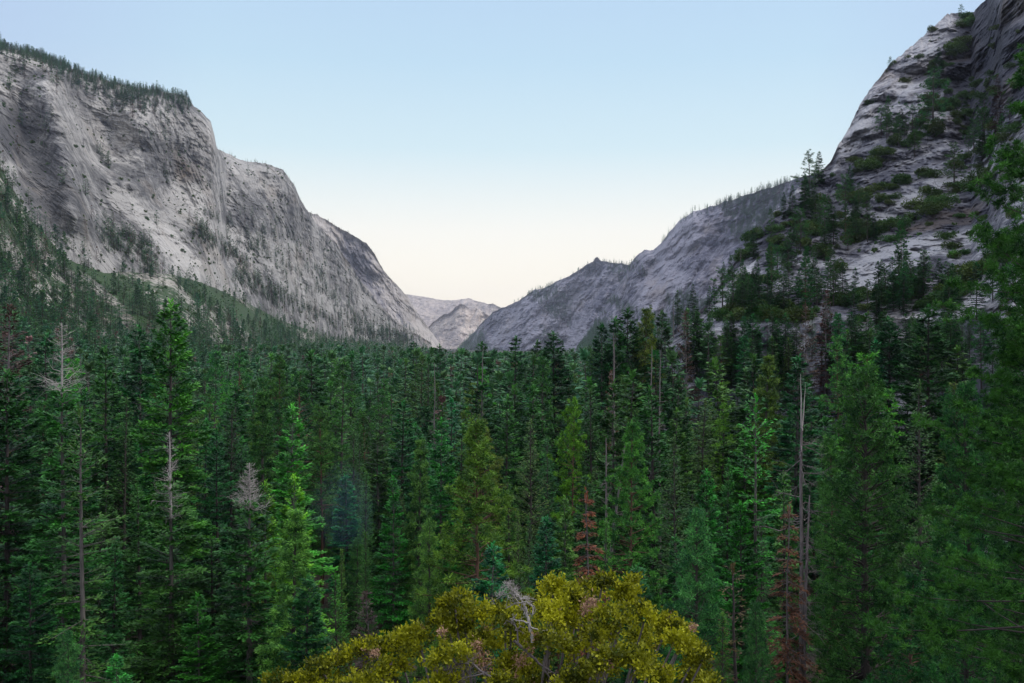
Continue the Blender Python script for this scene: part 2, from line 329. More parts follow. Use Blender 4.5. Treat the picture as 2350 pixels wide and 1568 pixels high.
def rel_R1(PX, PY, X, Y, Z, T):
    edge = 1 - np.exp(-T / .02)
    fade = 1 - .6 * sm(.72, .9, T)
    w = fbm(X / 70, Z / 70, Y / 110, 4, 61) * 16
    s = Z - .60 * X + w                                        # benches climb to the right
    st = (s / 17.0); fr = st - np.floor(st); stair = (np.floor(st) + sm(.0, .30, fr)) - st
    s2 = (Z - .50 * X + w * .8 + 5) / 5.2; f2 = s2 - np.floor(s2); stair2 = (np.floor(s2) + sm(.0, .35, f2)) - s2
    msk = sm(-.25, .3, fbm(X / 50, Z / 45, Y / 50, 3, 66))
    big = ridged((X - Z * .3 + w) / 70, (Z + X * .4) / 60, Y * 0, 6, 71, .55) * 15
    cr = fbm(X / 11, Z / 9, Y / 14, 5, 81, .6) * 2.2
    cut = ridged((X + Z * .2) / 11, Z / 40, 0 * X, 4, 85, .55) * 2.4
    blk = terr(fbm((X + Z * .5) / 20, (Z - .5 * X) / 13, Y / 30, 4, 83, .55), 6, .12) * 8 + terr(fbm((X + Z * .5) / 7, (Z - .5 * X) / 5, Y / 10, 3, 84, .55), 5, .15) * 2.2
    return edge * (blk + stair * 12 * (.35 + .65 * msk) + stair2 * 1.8 + big * fade + cr + cut * fade)
def tone_R1(PX, PY, X, Y, Z, T):
    t = .33 + .45 * fbm(X / 35, Z / 25, Y / 50, 4, 91)
    t += .6 * blob(PX, PY, 1955, 315, 16, 70, 30) + .45 * blob(PX, PY, 1690, 640, 22, 80, 38) + .5 * blob(PX, PY, 2010, 625, 95, 26, -20) + .35 * blob(PX, PY, 2160, 560, 90, 22, -12)  # first patch: left-facing crag edge, warm rock with valley sky glow painted in
    t += .35 * np.exp(-(line_dist(PX, PY, [(2030, 500), (2110, 455), (2260, 400)]) / 16) ** 2) + .4 * np.exp(-(line_dist(PX, PY, [(1990, 590), (2090, 560), (2220, 545)]) / 10) ** 2) + .3 * blob(PX, PY, 2130, 120, 60, 40, -40) + .3 * blob(PX, PY, 2160, 250, 18, 50, 10)
    t -= .95 * blob(PX, PY, 2290, 150, 110, 110, -20) + .35 * blob(PX, PY, 2230, 215, 90, 40, -15) + .45 * blob(PX, PY, 2190, 505, 80, 16, -12) + .4 * blob(PX, PY, 1760, 540, 40, 25)
    v = -.12 + .35 * fbm(X / 30, Z / 18, Y / 40, 4, 95)
    v += .5 * sm(.78, .9, T) + .15 * blob(PX, PY, 1880, 520, 70, 110, 20) + .3 * blob(PX, PY, 2060, 380, 80, 50, -30)
    v -= .5 * blob(PX, PY, 2010, 625, 95, 26, -20) + .4 * blob(PX, PY, 1690, 640, 22, 80, 38) + .4 * blob(PX, PY, 1960, 300, 30, 80, 30)
    return t, v
loft('granite_slope', [R1_top, R1_mid, R1_toe], 1440, 3100, 1150, 620, M_R1, rel_R1, ftab=((0, 0), (.08, .12), (1, 1)), rough=6, rs=30, back=(200, .8), tonef=tone_R1, segs=[600, 130], label='steep granite slope of benches and dark streaked slabs on the right')

# --- wooded talus apron on the left
TA_top = [(-500, 300, 990), (0, 385, 1090), (40, 450, 1120), (70, 505, 1140), (150, 575, 1210), (240, 622, 1290), (350, 628, 1380), (400, 632, 1420), (460, 650, 1560), (560, 690, 1800), (640, 735, 2080), (700, 757, 2300), (760, 778, 2550), (990, 806, 3380)]
TA_bot = [(-500, 1150, 290), (0, 1060, 385), (200, 1000, 490), (400, 940, 690), (640, 880, 1100), (760, 860, 1400), (990, 838, 1950)]
def rel_TA(PX, PY, X, Y, Z, T):
    e = sm(0, .1, T)
    return e * (fbm(X / 80, Y / 160, 0 * X, 4, 101) * 40 + fbm(X / 14, Y / 24, Z / 14, 4, 105) * 5)
def tone_TA(PX, PY, X, Y, Z, T):
    t = .5 + .3 * fbm(X / 30, Y / 60, 0 * X, 4, 111)
    v = .42 + .4 * fbm(X / 40, Y / 90, 0 * X, 4, 115) + .4 * blob(PX, PY, 230, 640, 160, 22, 35) + .4 * blob(PX, PY, 560, 720, 120, 18, 25) - .35 * np.exp(-(line_dist(PX, PY, [(190, 620), (260, 690), (300, 740)]) / 16) ** 2) - .5 * blob(PX, PY, 20, 640, 40, 60)
    return t, v
loft('talus_slope', [TA_top, TA_bot], -500, 990, 700, 320, M_TAL, rel_TA, ftab=((0, 0), (.3, .36), (1, 1)), rough=3, rs=30, back=(120, .3), tonef=tone_TA, label='green and rubbly talus slope below the left granite cliffs')

# ------------------------------------------------------------------ ground sheet
def G(x, y):
    x = np.asarray(x, float); y = np.asarray(y, float)
    r = np.hypot(np.maximum(np.abs(x - 6) - 14, 0) * .8, np.maximum(y, 0))
    kn = 43.5 * (1 - sm(-45, 108, r)) / (1 - float(sm(-45, 108, np.array(0.))))
    z = -47.0 + kn
    z = z + np.where(y < 0, -y * .15, 0)
    z = z + fbm(x / 60, y / 60, 0 * x, 3, 201) * 1.6 * sm(30, 120, np.hypot(x, y)) + fbm(x / 7, y / 7, 0 * x, 3, 205) * .35
    return z
na, nr = 420, 420
ang = np.linspace(-math.pi, math.pi, na); rad = np.concatenate([[0], np.geomspace(1.0, 12600, nr - 1)])
A_, Rr = np.meshgrid(ang, rad); gx = np.sin(A_) * Rr; gy = np.cos(A_) * Rr
gz = G(gx, gy) - 8 * sm(600, 2500, Rr)
i = np.arange(nr - 1)[:, None] * na + np.arange(na - 1)[None]
Mg, nt = newmat('forest_floor')
tc = N(nt, 'ShaderNodeTexCoord'); n1 = N(nt, 'ShaderNodeTexNoise', Scale=.12, Detail=8.0, Roughness=.65); n2 = N(nt, 'ShaderNodeTexNoise', Scale=1.7, Detail=6.0)
L(nt, tc.outputs['Object'], n1.inputs['Vector']); L(nt, tc.outputs['Object'], n2.inputs['Vector'])
c = ramp(nt, n1.outputs[0], [(.35, (.016, .022, .010)), (.52, (.045, .034, .022)), (.68, (.11, .08, .055))])
c = mixc(nt, .5, c, ramp(nt, n2.outputs[0], [(.3, gray(.35)), (.7, gray(1.3))]), 'MULTIPLY')
p = N(nt, 'ShaderNodeBsdfPrincipled', Roughness=.95); L(nt, c, p.inputs['Base Color'])
bp = N(nt, 'ShaderNodeBump', Strength=.8, Distance=.4); L(nt, n2.outputs[0], bp.inputs['Height']); L(nt, bp.outputs[0], p.inputs['Normal'])
o = N(nt, 'ShaderNodeOutputMaterial'); L(nt, p.outputs[0], o.inputs[0])
g_ = link('ground', mesh_np('ground', np.stack([gx, gy, gz], -1).reshape(-1, 3), np.stack([i, i + 1, i + na + 1, i + na], -1).reshape(-1, 4), mats=[Mg], smooth=True))
tag(g_, 'brown needle covered forest floor of the valley', kind='structure')

def terrain_z(x, y):
    z = float(G(x, y))
    if y > 5:
        px = CX + FX * x / y
        for nm in ('granite_slope', 'talus_slope'):
            lf = LOFTS[nm]
            if lf['px'][0] <= px <= lf['px'][-1]:
                c = int(np.interp(px, lf['px'], np.arange(len(lf['px']))))
                yy = lf['Y'][::-1, c]; zz = lf['Z'][::-1, c]
                if yy[0] <= y <= yy.max():
                    k = int(np.argmax(yy >= y)); z = max(z, float(zz[k]))
    return z
def on_loft(nm, px, py):
    lf = LOFTS[nm]; c = int(round(np.interp(px, lf['px'], np.arange(len(lf['px'])))))
    r = int(np.argmin(np.abs(lf['PY'][:, c] - py)))
    return lf['X'][r, c], lf['Y'][r, c], lf['Z'][r, c]

# ------------------------------------------------------------------ foliage + wood builders
def leaves(base, d, ln, wd, nrm):
    """diamond shaped needle sprays"""
    d = d / (np.linalg.norm(d, axis=1, keepdims=True) + 1e-9)
    sd = np.cross(d, nrm); sd /= (np.linalg.norm(sd, axis=1, keepdims=True) + 1e-9)
    ln = np.asarray(ln).reshape(-1, 1); wd = np.asarray(wd).reshape(-1, 1)
    a = base; b = base + d * ln * .5 + sd * wd * .5; c = base + d * ln; e = base + d * ln * .5 - sd * wd * .5
    return np.stack([a, b, c, e], 1).reshape(-1, 3)
def tubes(P, Rr, k=3):
    """P: (n, m, 3) polylines, Rr: (n, m) radii -> verts, quads"""
    n, m, _ = P.shape
    T = np.gradient(P, axis=1); T /= (np.linalg.norm(T, axis=2, keepdims=True) + 1e-9)
    ref = np.where(np.abs(T[..., 2:3]) > .8, np.array([1., 0, 0]), np.array([0, 0, 1.]))
    U = np.cross(T, ref); U /= (np.linalg.norm(U, axis=2, keepdims=True) + 1e-9); W = np.cross(T, U)
    a = np.arange(k) / k * 2 * math.pi
    V = P[:, :, None] + Rr[:, :, None, None] * (np.cos(a)[:, None] * U[:, :, None] + np.sin(a)[:, None] * W[:, :, None])
    idx = np.arange(n * m * k).reshape(n, m, k)
    q = np.stack([idx[:, :-1], np.roll(idx, -1, 2)[:, :-1], np.roll(idx, -1, 2)[:, 1:], idx[:, 1:]], -1).reshape(-1, 4)
    return V.reshape(-1, 3), q
def join(parts):
    Vs = []; Qs = []; n = 0
    for V, Q in parts:
        Vs.append(V); Qs.append(Q + n); n += len(V)
    return np.concatenate(Vs), np.concatenate(Qs)
def trunk_line(rg, H, bend=.15, n=14, lean=(0, 0)):
    t = np.linspace(0, 1, n)
    o = np.cumsum(rg.normal(0, bend, (n, 2)), 0) * np.linspace(0, 1, n)[:, None] * .5
    return np.stack([o[:, 0] + lean[0] * t, o[:, 1] + lean[1] * t, t * H], -1)
def trunk_mesh(P, r0, r1=.03, k=8, pw=.9):
    n = len(P); t = np.linspace(0, 1, n)
    rr = (r0 * (1 - t) ** pw + r1); rr[0] *= 1.25
    return tubes(P[None], rr[None], k)
def at_trunk(P, z):
    return np.stack([np.interp(z, P[:, 2], P[:, 0]), np.interp(z, P[:, 2], P[:, 1]), z], -1)

def crown_fir(rg, H, R, cb=.08, top=1.0, step=.85, per=6, dens=22.0, ll=.66, lw=.25, pw=.68, e0=-14, e1=42, droop=.16, rag=.35, P=None, hang=0.0, gaps=0.0, w=.34):
    P = trunk_line(rg, H) if P is None else P
    zs = np.arange(H * cb, H * top - .2, step); z = np.repeat(zs, per); nb = len(z)
    z = z + rg.uniform(-.16, .16, nb) * step
    f = np.clip((z / H - cb) / (1 - cb), 0, 1)
    az = rg.uniform(0, 2 * math.pi, nb)
    lump = 1 + rag * vn(np.cos(az) * 1.1 + 5, np.sin(az) * 1.1 + 5, z / (H * .09), int(rg.integers(1000)))
    Lb = (R * (1 - f) ** pw * (.6 + .4 * sm(0, .18, f)) * lump * rg.uniform(.72, 1.15, nb) + .28)
    if gaps: keep = rg.uniform(0, 1, nb) > gaps * (vn(z / 2.3, az / 1.5, 0 * z, 77) * .5 + .8); z, f, az, Lb = z[keep], f[keep], az[keep], Lb[keep]; nb = len(z)
    e = R_(1) * (e0 + (e1 - e0) * f ** 1.3 + rg.normal(0, 5, nb))
    hd = np.stack([np.cos(az), np.sin(az), 0 * az], -1); sv = np.stack([-np.sin(az), np.cos(az), 0 * az], -1)
    b0 = at_trunk(P, z)
    def axis(i, t):
        return b0[i] + hd[i] * (Lb[i] * t * np.cos(e[i]))[:, None] + np.array([0, 0, 1.]) * (Lb[i] * (np.sin(e[i]) * t - droop * t * t + .12 * t ** 3) - hang * Lb[i] * t * t)[:, None]
    cnt = np.maximum(int(dens * .7), (Lb ** 1.35 * dens).astype(int)); ib = np.repeat(np.arange(nb), cnt); n = len(ib)
    t = rg.uniform(.08, 1, n) ** .75; s = rg.choice([-1, 1], n)
    W = (w * Lb[ib] * (1.06 - t) ** .7 + .1); u = rg.uniform(0, 1, n) * W
    twk = np.round(t * 7) / 7 * .5 + t * .5
    base = axis(ib, twk) + sv[ib] * (s * u)[:, None] + hd[ib] * (u * .55)[:, None] + np.array([0, 0, -1.]) * (u * .22 + rg.normal(0, .035, n))[:, None]
    d = hd[ib] * .75 + sv[ib] * (s * rg.uniform(.1, 1.0, n))[:, None] + rg.normal(0, .22, (n, 3)) + np.array([0, 0, .1 - hang])
    nr = np.array([0, 0, 1.]) + rg.normal(0, .3, (n, 3))
    V = leaves(base, d, ll * rg.uniform(.6, 1.25, n), lw * rg.uniform(.7, 1.3, n), nr)
    # leader
    m = 26; zt = H * top - rg.uniform(0, .05 * H, m)
    tb = at_trunk(P, zt); a2 = rg.uniform(0, 6.28, m)
    V2 = leaves(tb, np.stack([np.cos(a2) * .6, np.sin(a2) * .6, 0 * a2 + .9], -1), np.full(m, ll), np.full(m, lw), rg.normal(0, 1, (m, 3)))
    tt = np.linspace(0, .85, 4)
    BP = np.stack([axis(np.arange(nb), np.full(nb, q)) for q in tt], 1)
    BR = (Lb[:, None] * .013 + .012) * (1 - tt[None] * .8)
    cb_ = rg.uniform(0, 1, nb)[ib] * .7 + .3 * rg.uniform(0, 1, nb * 8)[(ib * 8 + (t * 7).astype(int)).clip(0, nb * 8 - 1)]
    return ((np.concatenate([V, V2]), np.concatenate([cb_, np.full(m, .8)])), P, BP, BR)
def crown_pine(rg, H, R, cb=.2, nb=230, tufts=7, needles=26, nl=.50, nw=.095, pw=.55, e0=-8, e1=50, rag=.6, P=None, ts=.42, top=1.0, hole=.15, flat=1.0):
    P = trunk_line(rg, H, .2) if P is None else P
    u = (np.arange(nb) + rg.uniform(0, 1, nb)) / nb; z = H * (cb + (top - cb - .01) * u); f = (z / H - cb) / (1 - cb)
    z = z + np.sin(z * 2 * math.pi / 1.9) * .28
    az = (np.arange(nb) * 2.399 + rg.normal(0, .5, nb))
    lump = 1 + rag * vn(np.cos(az) * 1.3 + 9, np.sin(az) * 1.3 + 9, z / (H * .075), int(rg.integers(1000)))
    Lb = R * (1 - f) ** pw * (.45 + .55 * sm(0, .3, f)) * lump * rg.uniform(.6, 1.15, nb) + .35
    k = rg.uniform(0, 1, nb) > hole; z, f, az, Lb = z[k], f[k], az[k], Lb[k]; nb = len(z)
    e = R_(1) * (e0 + (e1 - e0) * f ** 1.2 + rg.normal(0, 8, nb))
    hd = np.stack([np.cos(az), np.sin(az), 0 * az], -1); sv = np.stack([-np.sin(az), np.cos(az), 0 * az], -1); b0 = at_trunk(P, z)
    cu = rg.normal(0, .12, nb)
    def axis(i, t):
        return b0[i] + hd[i] * (Lb[i] * t * np.cos(e[i]))[:, None] + sv[i] * (Lb[i] * cu[i] * t * t)[:, None] + np.array([0, 0, 1.]) * (Lb[i] * (np.sin(e[i]) * t - .22 * t * t + .25 * t ** 3))[:, None]
    cnt = np.maximum(3, (tufts * Lb / R * 1.7).astype(int)); it = np.repeat(np.arange(nb), cnt); m = len(it)
    t = 1 - rg.uniform(0, .62, m) ** 1.3
    s = rg.normal(0, 1, m) * (1.15 - t) * .38 * Lb[it]
    tc_ = axis(it, t) + sv[it] * s[:, None] + np.array([0, 0, 1.]) * (rg.normal(.05, .14, m) * flat)[:, None]
    ii = np.repeat(np.arange(m), needles); n = len(ii)
    d = rg.normal(0, 1, (n, 3)); d[:, 2] = d[:, 2] * .8 + .35; d += hd[it][ii] * .45
    d /= np.linalg.norm(d, axis=1, keepdims=True)
    base = tc_[ii] + d * (ts * rg.uniform(.0, .42, n))[:, None] * np.array([1, 1, .75])
    V = leaves(base, d + rg.normal(0, .15, (n, 3)), nl * rg.uniform(.6, 1.2, n), nw * rg.uniform(.7, 1.3, n), rg.normal(0, 1, (n, 3)))
    tt = np.linspace(0, .95, 6)
    BP = np.stack([axis(np.arange(nb), np.full(nb, q)) for q in tt], 1)
    BR = (Lb[:, None] * .015 + .014) * (1 - tt[None] * .75)
    return (V, rg.uniform(0, 1, m)[ii]), P, BP, BR
def bare(rg, P, z0, z1, nb, Lr, e=(-20, 30), curl=.3, twigs=3, r=.05, taper=True, hang=0.0):
    """leafless limbs with side twigs"""
    z = rg.uniform(z0, z1, nb); az = rg.uniform(0, 6.283, nb); b0 = at_trunk(P, z)
    Lb = rg.uniform(.45, 1, nb) * Lr * ((1 - (z - z0) / (z1 - z0)) * .8 + .2 if taper else 1)
    ee = R_(1) * rg.uniform(e[0], e[1], nb)
    m = 6; t = np.linspace(0, 1, m)
    hd = np.stack([np.cos(az), np.sin(az)], -1)
    wob = np.cumsum(rg.normal(0, .05, (nb, m, 3)), 1) * Lb[:, None, None]; wob[:, 0] = 0
    PP = np.zeros((nb, m, 3)); PP[..., :2] = hd[:, None] * (np.cos(ee)[:, None] * Lb[:, None] * t)[..., None]
    PP[..., 2] = Lb[:, None] * (np.sin(ee)[:, None] * t + curl * t ** 2 - hang * t ** 1.5)
    PP = PP + b0[:, None] + wob
    RR = (r * (.4 + .6 * Lb[:, None] / Lr)) * (1 - .85 * t[None])
    parts = [tubes(PP, RR, 4)]
    if twigs:
        i = np.repeat(np.arange(nb), twigs); q = rg.integers(2, m - 1, len(i)); s0 = PP[i, q]; dr = PP[i, q + 1] - PP[i, q]
        dr = dr / (np.linalg.norm(dr, axis=1, keepdims=True) + 1e-9) + rg.normal(0, .7, (len(i), 3)) + np.array([0, 0, -hang])
        ln = Lb[i] * rg.uniform(.15, .45, len(i))
        tt = np.linspace(0, 1, 3)
        TP = s0[:, None] + dr[:, None] * (ln[:, None] * tt)[..., None]; TP[:, 1:] += rg.normal(0, .05, (len(i), 2, 3)) * Lb[i][:, None, None]
        parts.append(tubes(TP, np.repeat((r * .35 * (1 - .7 * tt))[None], len(i), 0), 3))
    return join(parts)
def qmesh(name, V, mat, flat=True):
    V, c = V if isinstance(V, tuple) else (V, np.full(len(V) // 4, .5))
    return mesh_np(name, V, np.arange(len(V)).reshape(-1, 4), mats=[mat], attrs={'clump': np.repeat(c, 4)})

F_D, F_L = (.009, .068, .020), (.092, .32, .056)
MF = leaf_mat('fir_needles', F_D, F_L, .12)
MP = leaf_mat('pine_needles', (.022, .095, .030), (.145, .36, .066), .2, nscale=.5)
MC = leaf_mat('cedar_sprays', (.028, .095, .030), (.12, .27, .060), .2)
MRD = leaf_mat('dead_needles', (.09, .050, .030), (.30, .165, .10), .15, nscale=.8, hue=0.0)
MFAR = leaf_mat('conifer_far', (.016, .085, .036), (.078, .22, .070), .15, tint=False, nscale=.2, var=.75)
MFARD = leaf_mat('conifer_far_rusty', (.10, .07, .06), (.25, .16, .13), .1, tint=False, nscale=.2)
MSH = leaf_mat('shrub_leaves', (.022, .065, .015), (.10, .175, .036), .2, tint=False, nscale=.8)
MOAK = leaf_mat('oak_leaves', (.05, .068, .004), (.42, .43, .013), .28, tint=False, hue=0.0, nscale=1.6, var=0.0)
MOAKD = leaf_mat('withered_oak_leaves', (.25, .12, .07), (.5, .30, .22), .2, tint=False, var=0.0)
MBK = bark_mat('conifer_bark', (.03, .024, .022), (.11, .092, .085))
MBR = bark_mat('pine_bark_red', (.06, .032, .022), (.24, .13, .09))
MBP = bark_mat('pale_bark', (.05, .045, .042), (.22, .20, .18))
MSN = bark_mat('bleached_wood', (.20, .185, .175), (.62, .58, .54))
MSG = bark_mat('weathered_snag_wood', (.07, .06, .062), (.30, .26, .25))

PROTO = {}
def proto(key, H, trunkm, crownm, extra=None):
    PROTO[key] = (H, [('trunk', trunkm)] + ([('crown', crownm)] if crownm else []) + (extra or []))
def make(key, gen, H, r0, leafm, barkm, extra=None, branches=True, k=8):
    V, P, BP, BR = gen
    parts = [trunk_mesh(P, r0, k=k)]
    if branches: parts.append(tubes(BP, BR, 3))
    tv, tq = join(parts)
    proto(key, H, mesh_np('trunk', tv, tq, mats=[barkm], smooth=True), qmesh('crown', V, leafm), extra)
def rgk(s): return np.random.default_rng(s)
# full detail firs
make('fir0', crown_fir(rgk(1), 36, 5.2), 36, .32, MF, MBP)
make('fir1', crown_fir(rgk(2), 36, 4.8, rag=.5, step=.9, gaps=.25), 36, .42, MF, MBK)
make('fir2', crown_fir(rgk(3), 36, 5.8, pw=.62, e0=-20, rag=.45), 36, .45, MF, MBK)
make('fir3', crown_fir(rgk(4), 36, 4.0, pw=.62, cb=.15, rag=.3), 36, .38, MF, MBP)
make('sparsefir', crown_fir(rgk(5), 38, 4.8, rag=.8, step=.9, per=5, gaps=.4, pw=.5, cb=.05, e0=-22, dens=8), 38, .42, MF, MBP)
# small fresh fir
make('youngfir', crown_fir(rgk(6), 18, 3.0, step=.42, per=5, dens=15, ll=.36, lw=.12, pw=.85, e0=0, e1=50), 18, .22, MF, MBK)
# dead topped firs
def deadtop(key, seed, H, R, top, nb, Lr, blend):
    rg = rgk(seed); P = trunk_line(rg, H, .08, 16)
    V, P, BP, BR = crown_fir(rg, H, R, top=top, pw=.75, P=P, rag=.45, gaps=.2)
    zt = H * (top - blend)
    v, q = join([trunk_mesh(P, .42, .02), tubes(BP, BR, 3)])
    bz = bare(rg, P, zt, H * .995, nb, Lr, (-5, 25), .25, 5, .05)
    k = P[:, 2] > zt
    PT = np.concatenate([at_trunk(P, np.array([zt])), P[k]])
    ring = tubes(PT[None], (.42 * (1 - PT[:, 2] / H) ** .9 + .05)[None], 8)
    proto(key, H, mesh_np('trunk', v, q, mats=[MBP], smooth=True), qmesh('crown', V, MF), [('dead_top', mesh_np('dead_top', *join([bz, ring]), mats=[MSN], smooth=True))])
deadtop('deadtop_a', 11, 36, 5.0, .84, 90, 2.6, .12)
deadtop('deadtop_b', 12, 32, 5.2, .86, 150, 2.3, .02)
deadtop('deadtop_c', 13, 46, 5.0, .86, 60, 3.4, .02)
# pines
make('pine0', crown_pine(rgk(21), 36, 5.2), 36, .32, MP, MBR)
make('pine1', crown_pine(rgk(22), 36, 4.6, cb=.35, nb=190, rag=.8, hole=.25), 36, .30, MP, MBR)
make('pine2', crown_pine(rgk(23), 36, 4.2, cb=.12, nb=280, rag=.45, pw=.7), 36, .42, MP, MBK)
make('densepine', crown_pine(rgk(24), 44, 7.0, cb=.05, nb=430, tufts=8, needles=20, pw=.45, rag=.35, hole=.05), 44, .6, MP, MBK)
make('softpine', crown_pine(rgk(25), 22, 4.0, cb=.03, nb=240, tufts=7, needles=24, pw=.6, rag=.3, hole=.0, nl=.36, nw=.05, ts=.5), 22, .28, MP, MBK)
make('airypine', crown_pine(rgk(26), 18, 4.0, cb=.25, nb=70, tufts=6, needles=16, rag=.9, hole=.2, nl=.45), 18, .25, MP, MBK)
# cedar
make('cedar0', crown_fir(rgk(31), 34, 3.2, pw=.6, e0=20, e1=65, droop=.0, dens=11, ll=.42, lw=.16, rag=.3, w=.5), 34, .24, MC, MBK)
make('cedar1', crown_fir(rgk(32), 34, 4.0, pw=.75, e0=10, e1=65, droop=.05, dens=9, ll=.42, lw=.16, rag=.4, w=.5, cb=.2), 34, .24, MC, MBK)
# lighter models for the deeper rows
make('mfir0', crown_fir(rgk(41), 34, 4.8, step=.95, per=5, dens=9.5, ll=.95, lw=.38), 34, .26, MF, MBK, k=6)
make('mfir1', crown_fir(rgk(42), 34, 4.1, step=.95, per=5, dens=9.5, ll=.95, lw=.38, rag=.5, pw=.7), 34, .26, MF, MBK, k=6)
make('mfir2', crown_fir(rgk(43), 34, 5.4, step=1.05, per=5, dens=9, ll=1.0, lw=.40, rag=.5, gaps=.25), 34, .26, MF, MBK, k=6)
make('mpine0', crown_pine(rgk(44), 34, 4.4, nb=130, tufts=5, needles=14, nl=.6, nw=.14), 34, .28, MP, MBK, k=6)
make('mpine1', crown_pine(rgk(45), 34, 4.0, cb=.3, nb=110, tufts=5, needles=14, nl=.6, nw=.14, rag=.8), 34, .28, MP, MBR, k=6)
make('mcedar', crown_fir(rgk(46), 32, 3.0, pw=.6, e0=20, e1=65, droop=0, step=.9, dens=5.5, ll=.7, lw=.28, w=.5), 32, .22, MC, MBK, k=6)
# dying trees
make('redfir', crown_fir(rgk(51), 22, 2.7, step=.8, per=6, dens=34, ll=.42, lw=.11, pw=.8, e0=-35, e1=15, hang=.25, rag=.4, cb=.02, w=.22), 22, .15, MRD, MSG)
make('redfirbroad', crown_fir(rgk(52), 30, 3.9, step=.8, per=5, dens=13, ll=.6, lw=.2, rag=.5), 30, .35, MRD, MSG)
make('rustysapling', crown_fir(rgk(53), 15, 1.7, step=.5, per=4, dens=9, ll=.35, lw=.1, rag=.5, gaps=.3), 15, .14, MRD, MBK)
def snag(key, seed, H, r0, nb, Lr, z0=.3, e=(-30, 20), mat=MSG, hang=0.0, twigs=4, top_r=.05, bend=.15):
    rg = rgk(seed); P = trunk_line(rg, H, bend)
    v, q = join([trunk_mesh(P, r0, top_r), bare(rg, P, H * z0, H * .97, nb, Lr, e, .15, twigs, .06, True, hang)])
    proto(key, H, mesh_np('trunk', v, q, mats=[mat], smooth=True), None)
snag('snag0', 61, 28, .3, 26, 2.6)
snag('snag1', 62, 28, .24, 60, 2.4, .25, mat=MSG)
snag('snag2', 63, 30, .26, 130, 2.6, .15, (-50, 0), MSG, .4, 5)

# ------------------------------------------------------------------ placing
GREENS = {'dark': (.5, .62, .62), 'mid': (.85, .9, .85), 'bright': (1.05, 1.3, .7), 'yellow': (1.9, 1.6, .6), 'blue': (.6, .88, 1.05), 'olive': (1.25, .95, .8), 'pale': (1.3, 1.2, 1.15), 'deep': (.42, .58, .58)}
NAMEOF = {'fir': 'fir_tree', 'dead': 'fir_tree', 'spar': 'fir_tree', 'youn': 'fir_tree', 'mfir': 'fir_tree', 'pine': 'pine_tree', 'mpin': 'pine_tree', 'dens': 'pine_tree', 'soft': 'pine_tree', 'airy': 'pine_tree', 'ceda': 'cedar_tree', 'mced': 'cedar_tree', 'redf': 'dead_conifer', 'rust': 'dead_conifer', 'snag': 'dead_snag'}
CAT = {'fir_tree': 'fir', 'pine_tree': 'pine', 'cedar_tree': 'cedar', 'dead_conifer': 'dead tree', 'dead_snag': 'snag'}
def place(key, x, y, z, h, wf, tint, label, group=None, lean=(0, 0), rot=None):
    H, parts = PROTO[key]; nm = NAMEOF.get(key[:4], NAMEOF.get(key[:3]))
    if key.startswith('fir'): nm = 'fir_tree'
    root = bpy.data.objects.new(nm, None); COL.objects.link(root)
    root.empty_display_size = 1
    root.location = (x, y, z - .3); s = h / H; root.scale = (s * wf, s * wf, s)
    root.rotation_euler = (R_(lean[0]), R_(lean[1]), rng.uniform(0, 6.28) if rot is None else rot)
    tag(root, label, CAT[nm], group)
    c = GREENS.get(tint, tint) if isinstance(tint, str) else tint
    for pn, me in parts:
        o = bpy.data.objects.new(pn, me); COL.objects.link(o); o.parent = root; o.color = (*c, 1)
    return root
HEROES = []
def hero(key, px, pyt, d, wf, tint, label, lean=(0, 0), rot=None, group=None):
    x = (px - CX) / FX * d; z = terrain_z(x, d); zt = (HY - pyt) / FX * d
    h = zt - z
    HEROES.append((px, pyt, d, label, key)); return place(key, x, d, z, h, wf, tint, label, group, lean, rot)

# left foreground
hero('deadtop_c', 150, 735, 112, .95, 'mid', 'towering ragged fir at the far left whose long bleached dead top rises above the forest')
hero('sparsefir', 190, 930, 104, .9, 'mid', 'shaggy broad fir with drooping boughs around a bare brown trunk, left foreground')
hero('fir2', 18, 850, 128, 1.0, 'dark', 'dark layered fir cut by the left edge of the view')
hero('redfirbroad', 18, 700, 215, 1.0, (.5, .45, .6), 'rusty brown dying conifer at the left edge above the dark layered fir')
hero('fir1', 100, 765, 190, 1.1, 'dark', 'dark narrow fir left of the towering dead topped fir')
hero('fir1', 245, 795, 175, .95, 'mid', 'fir with open whorls just right of the towering dead topped fir')
hero('fir0', 322, 748, 185, 1.0, 'dark', 'tall dark fir between the open whorled fir and the great broad fir')
hero('fir2', 393, 690, 150, .86, (1.5, 1.35, .9), 'great broad olive green fir, tallest at left, behind the thin bare topped fir')
hero('deadtop_a', 394, 985, 118, 1.0, 'mid', 'fir with a thin half bare top showing its pale trunk, below the great broad fir')
hero('deadtop_b', 573, 1056, 112, 1.05, 'mid', 'fir with a short silvery skeleton top in the left foreground')
hero('fir0', 610, 1100, 122, .9, (1.8, 1.7, .6), 'yellow green fir directly behind the silver topped fir')
hero('fir0', 672, 925, 150, 1.0, (2.1, 1.75, .8), 'bright fir with pale visible trunk above the yellow green pine')
hero('fir0', 676, 1085, 126, .95, (2.3, 1.8, .6), 'yellow topped fir tucked behind the soft needled pine')
hero('pine2', 674, 1165, 104, 1.25, (.95, 1.05, .9), 'soft needled pine with dark straight trunk right of the silver topped fir')
hero('fir3', 536, 880, 205, 1.2, 'mid', 'thin pale trunked fir between the great broad fir and the dark bushy pine')
hero('pine0', 640, 815, 235, 1.0, 'dark', 'dark bushy pine standing above the bright pale trunked fir')
hero('fir1', 470, 960, 170, 1.0, 'mid', 'twin-like fir right of the thin bare topped fir, nearer the gap')
hero('fir1', 500, 985, 160, .9, 'dark', 'fir behind and left of the silver topped fir')
hero('fir1', 322, 1110, 135, 1.0, 'mid', 'short fir left of the fir with the thin half bare top')
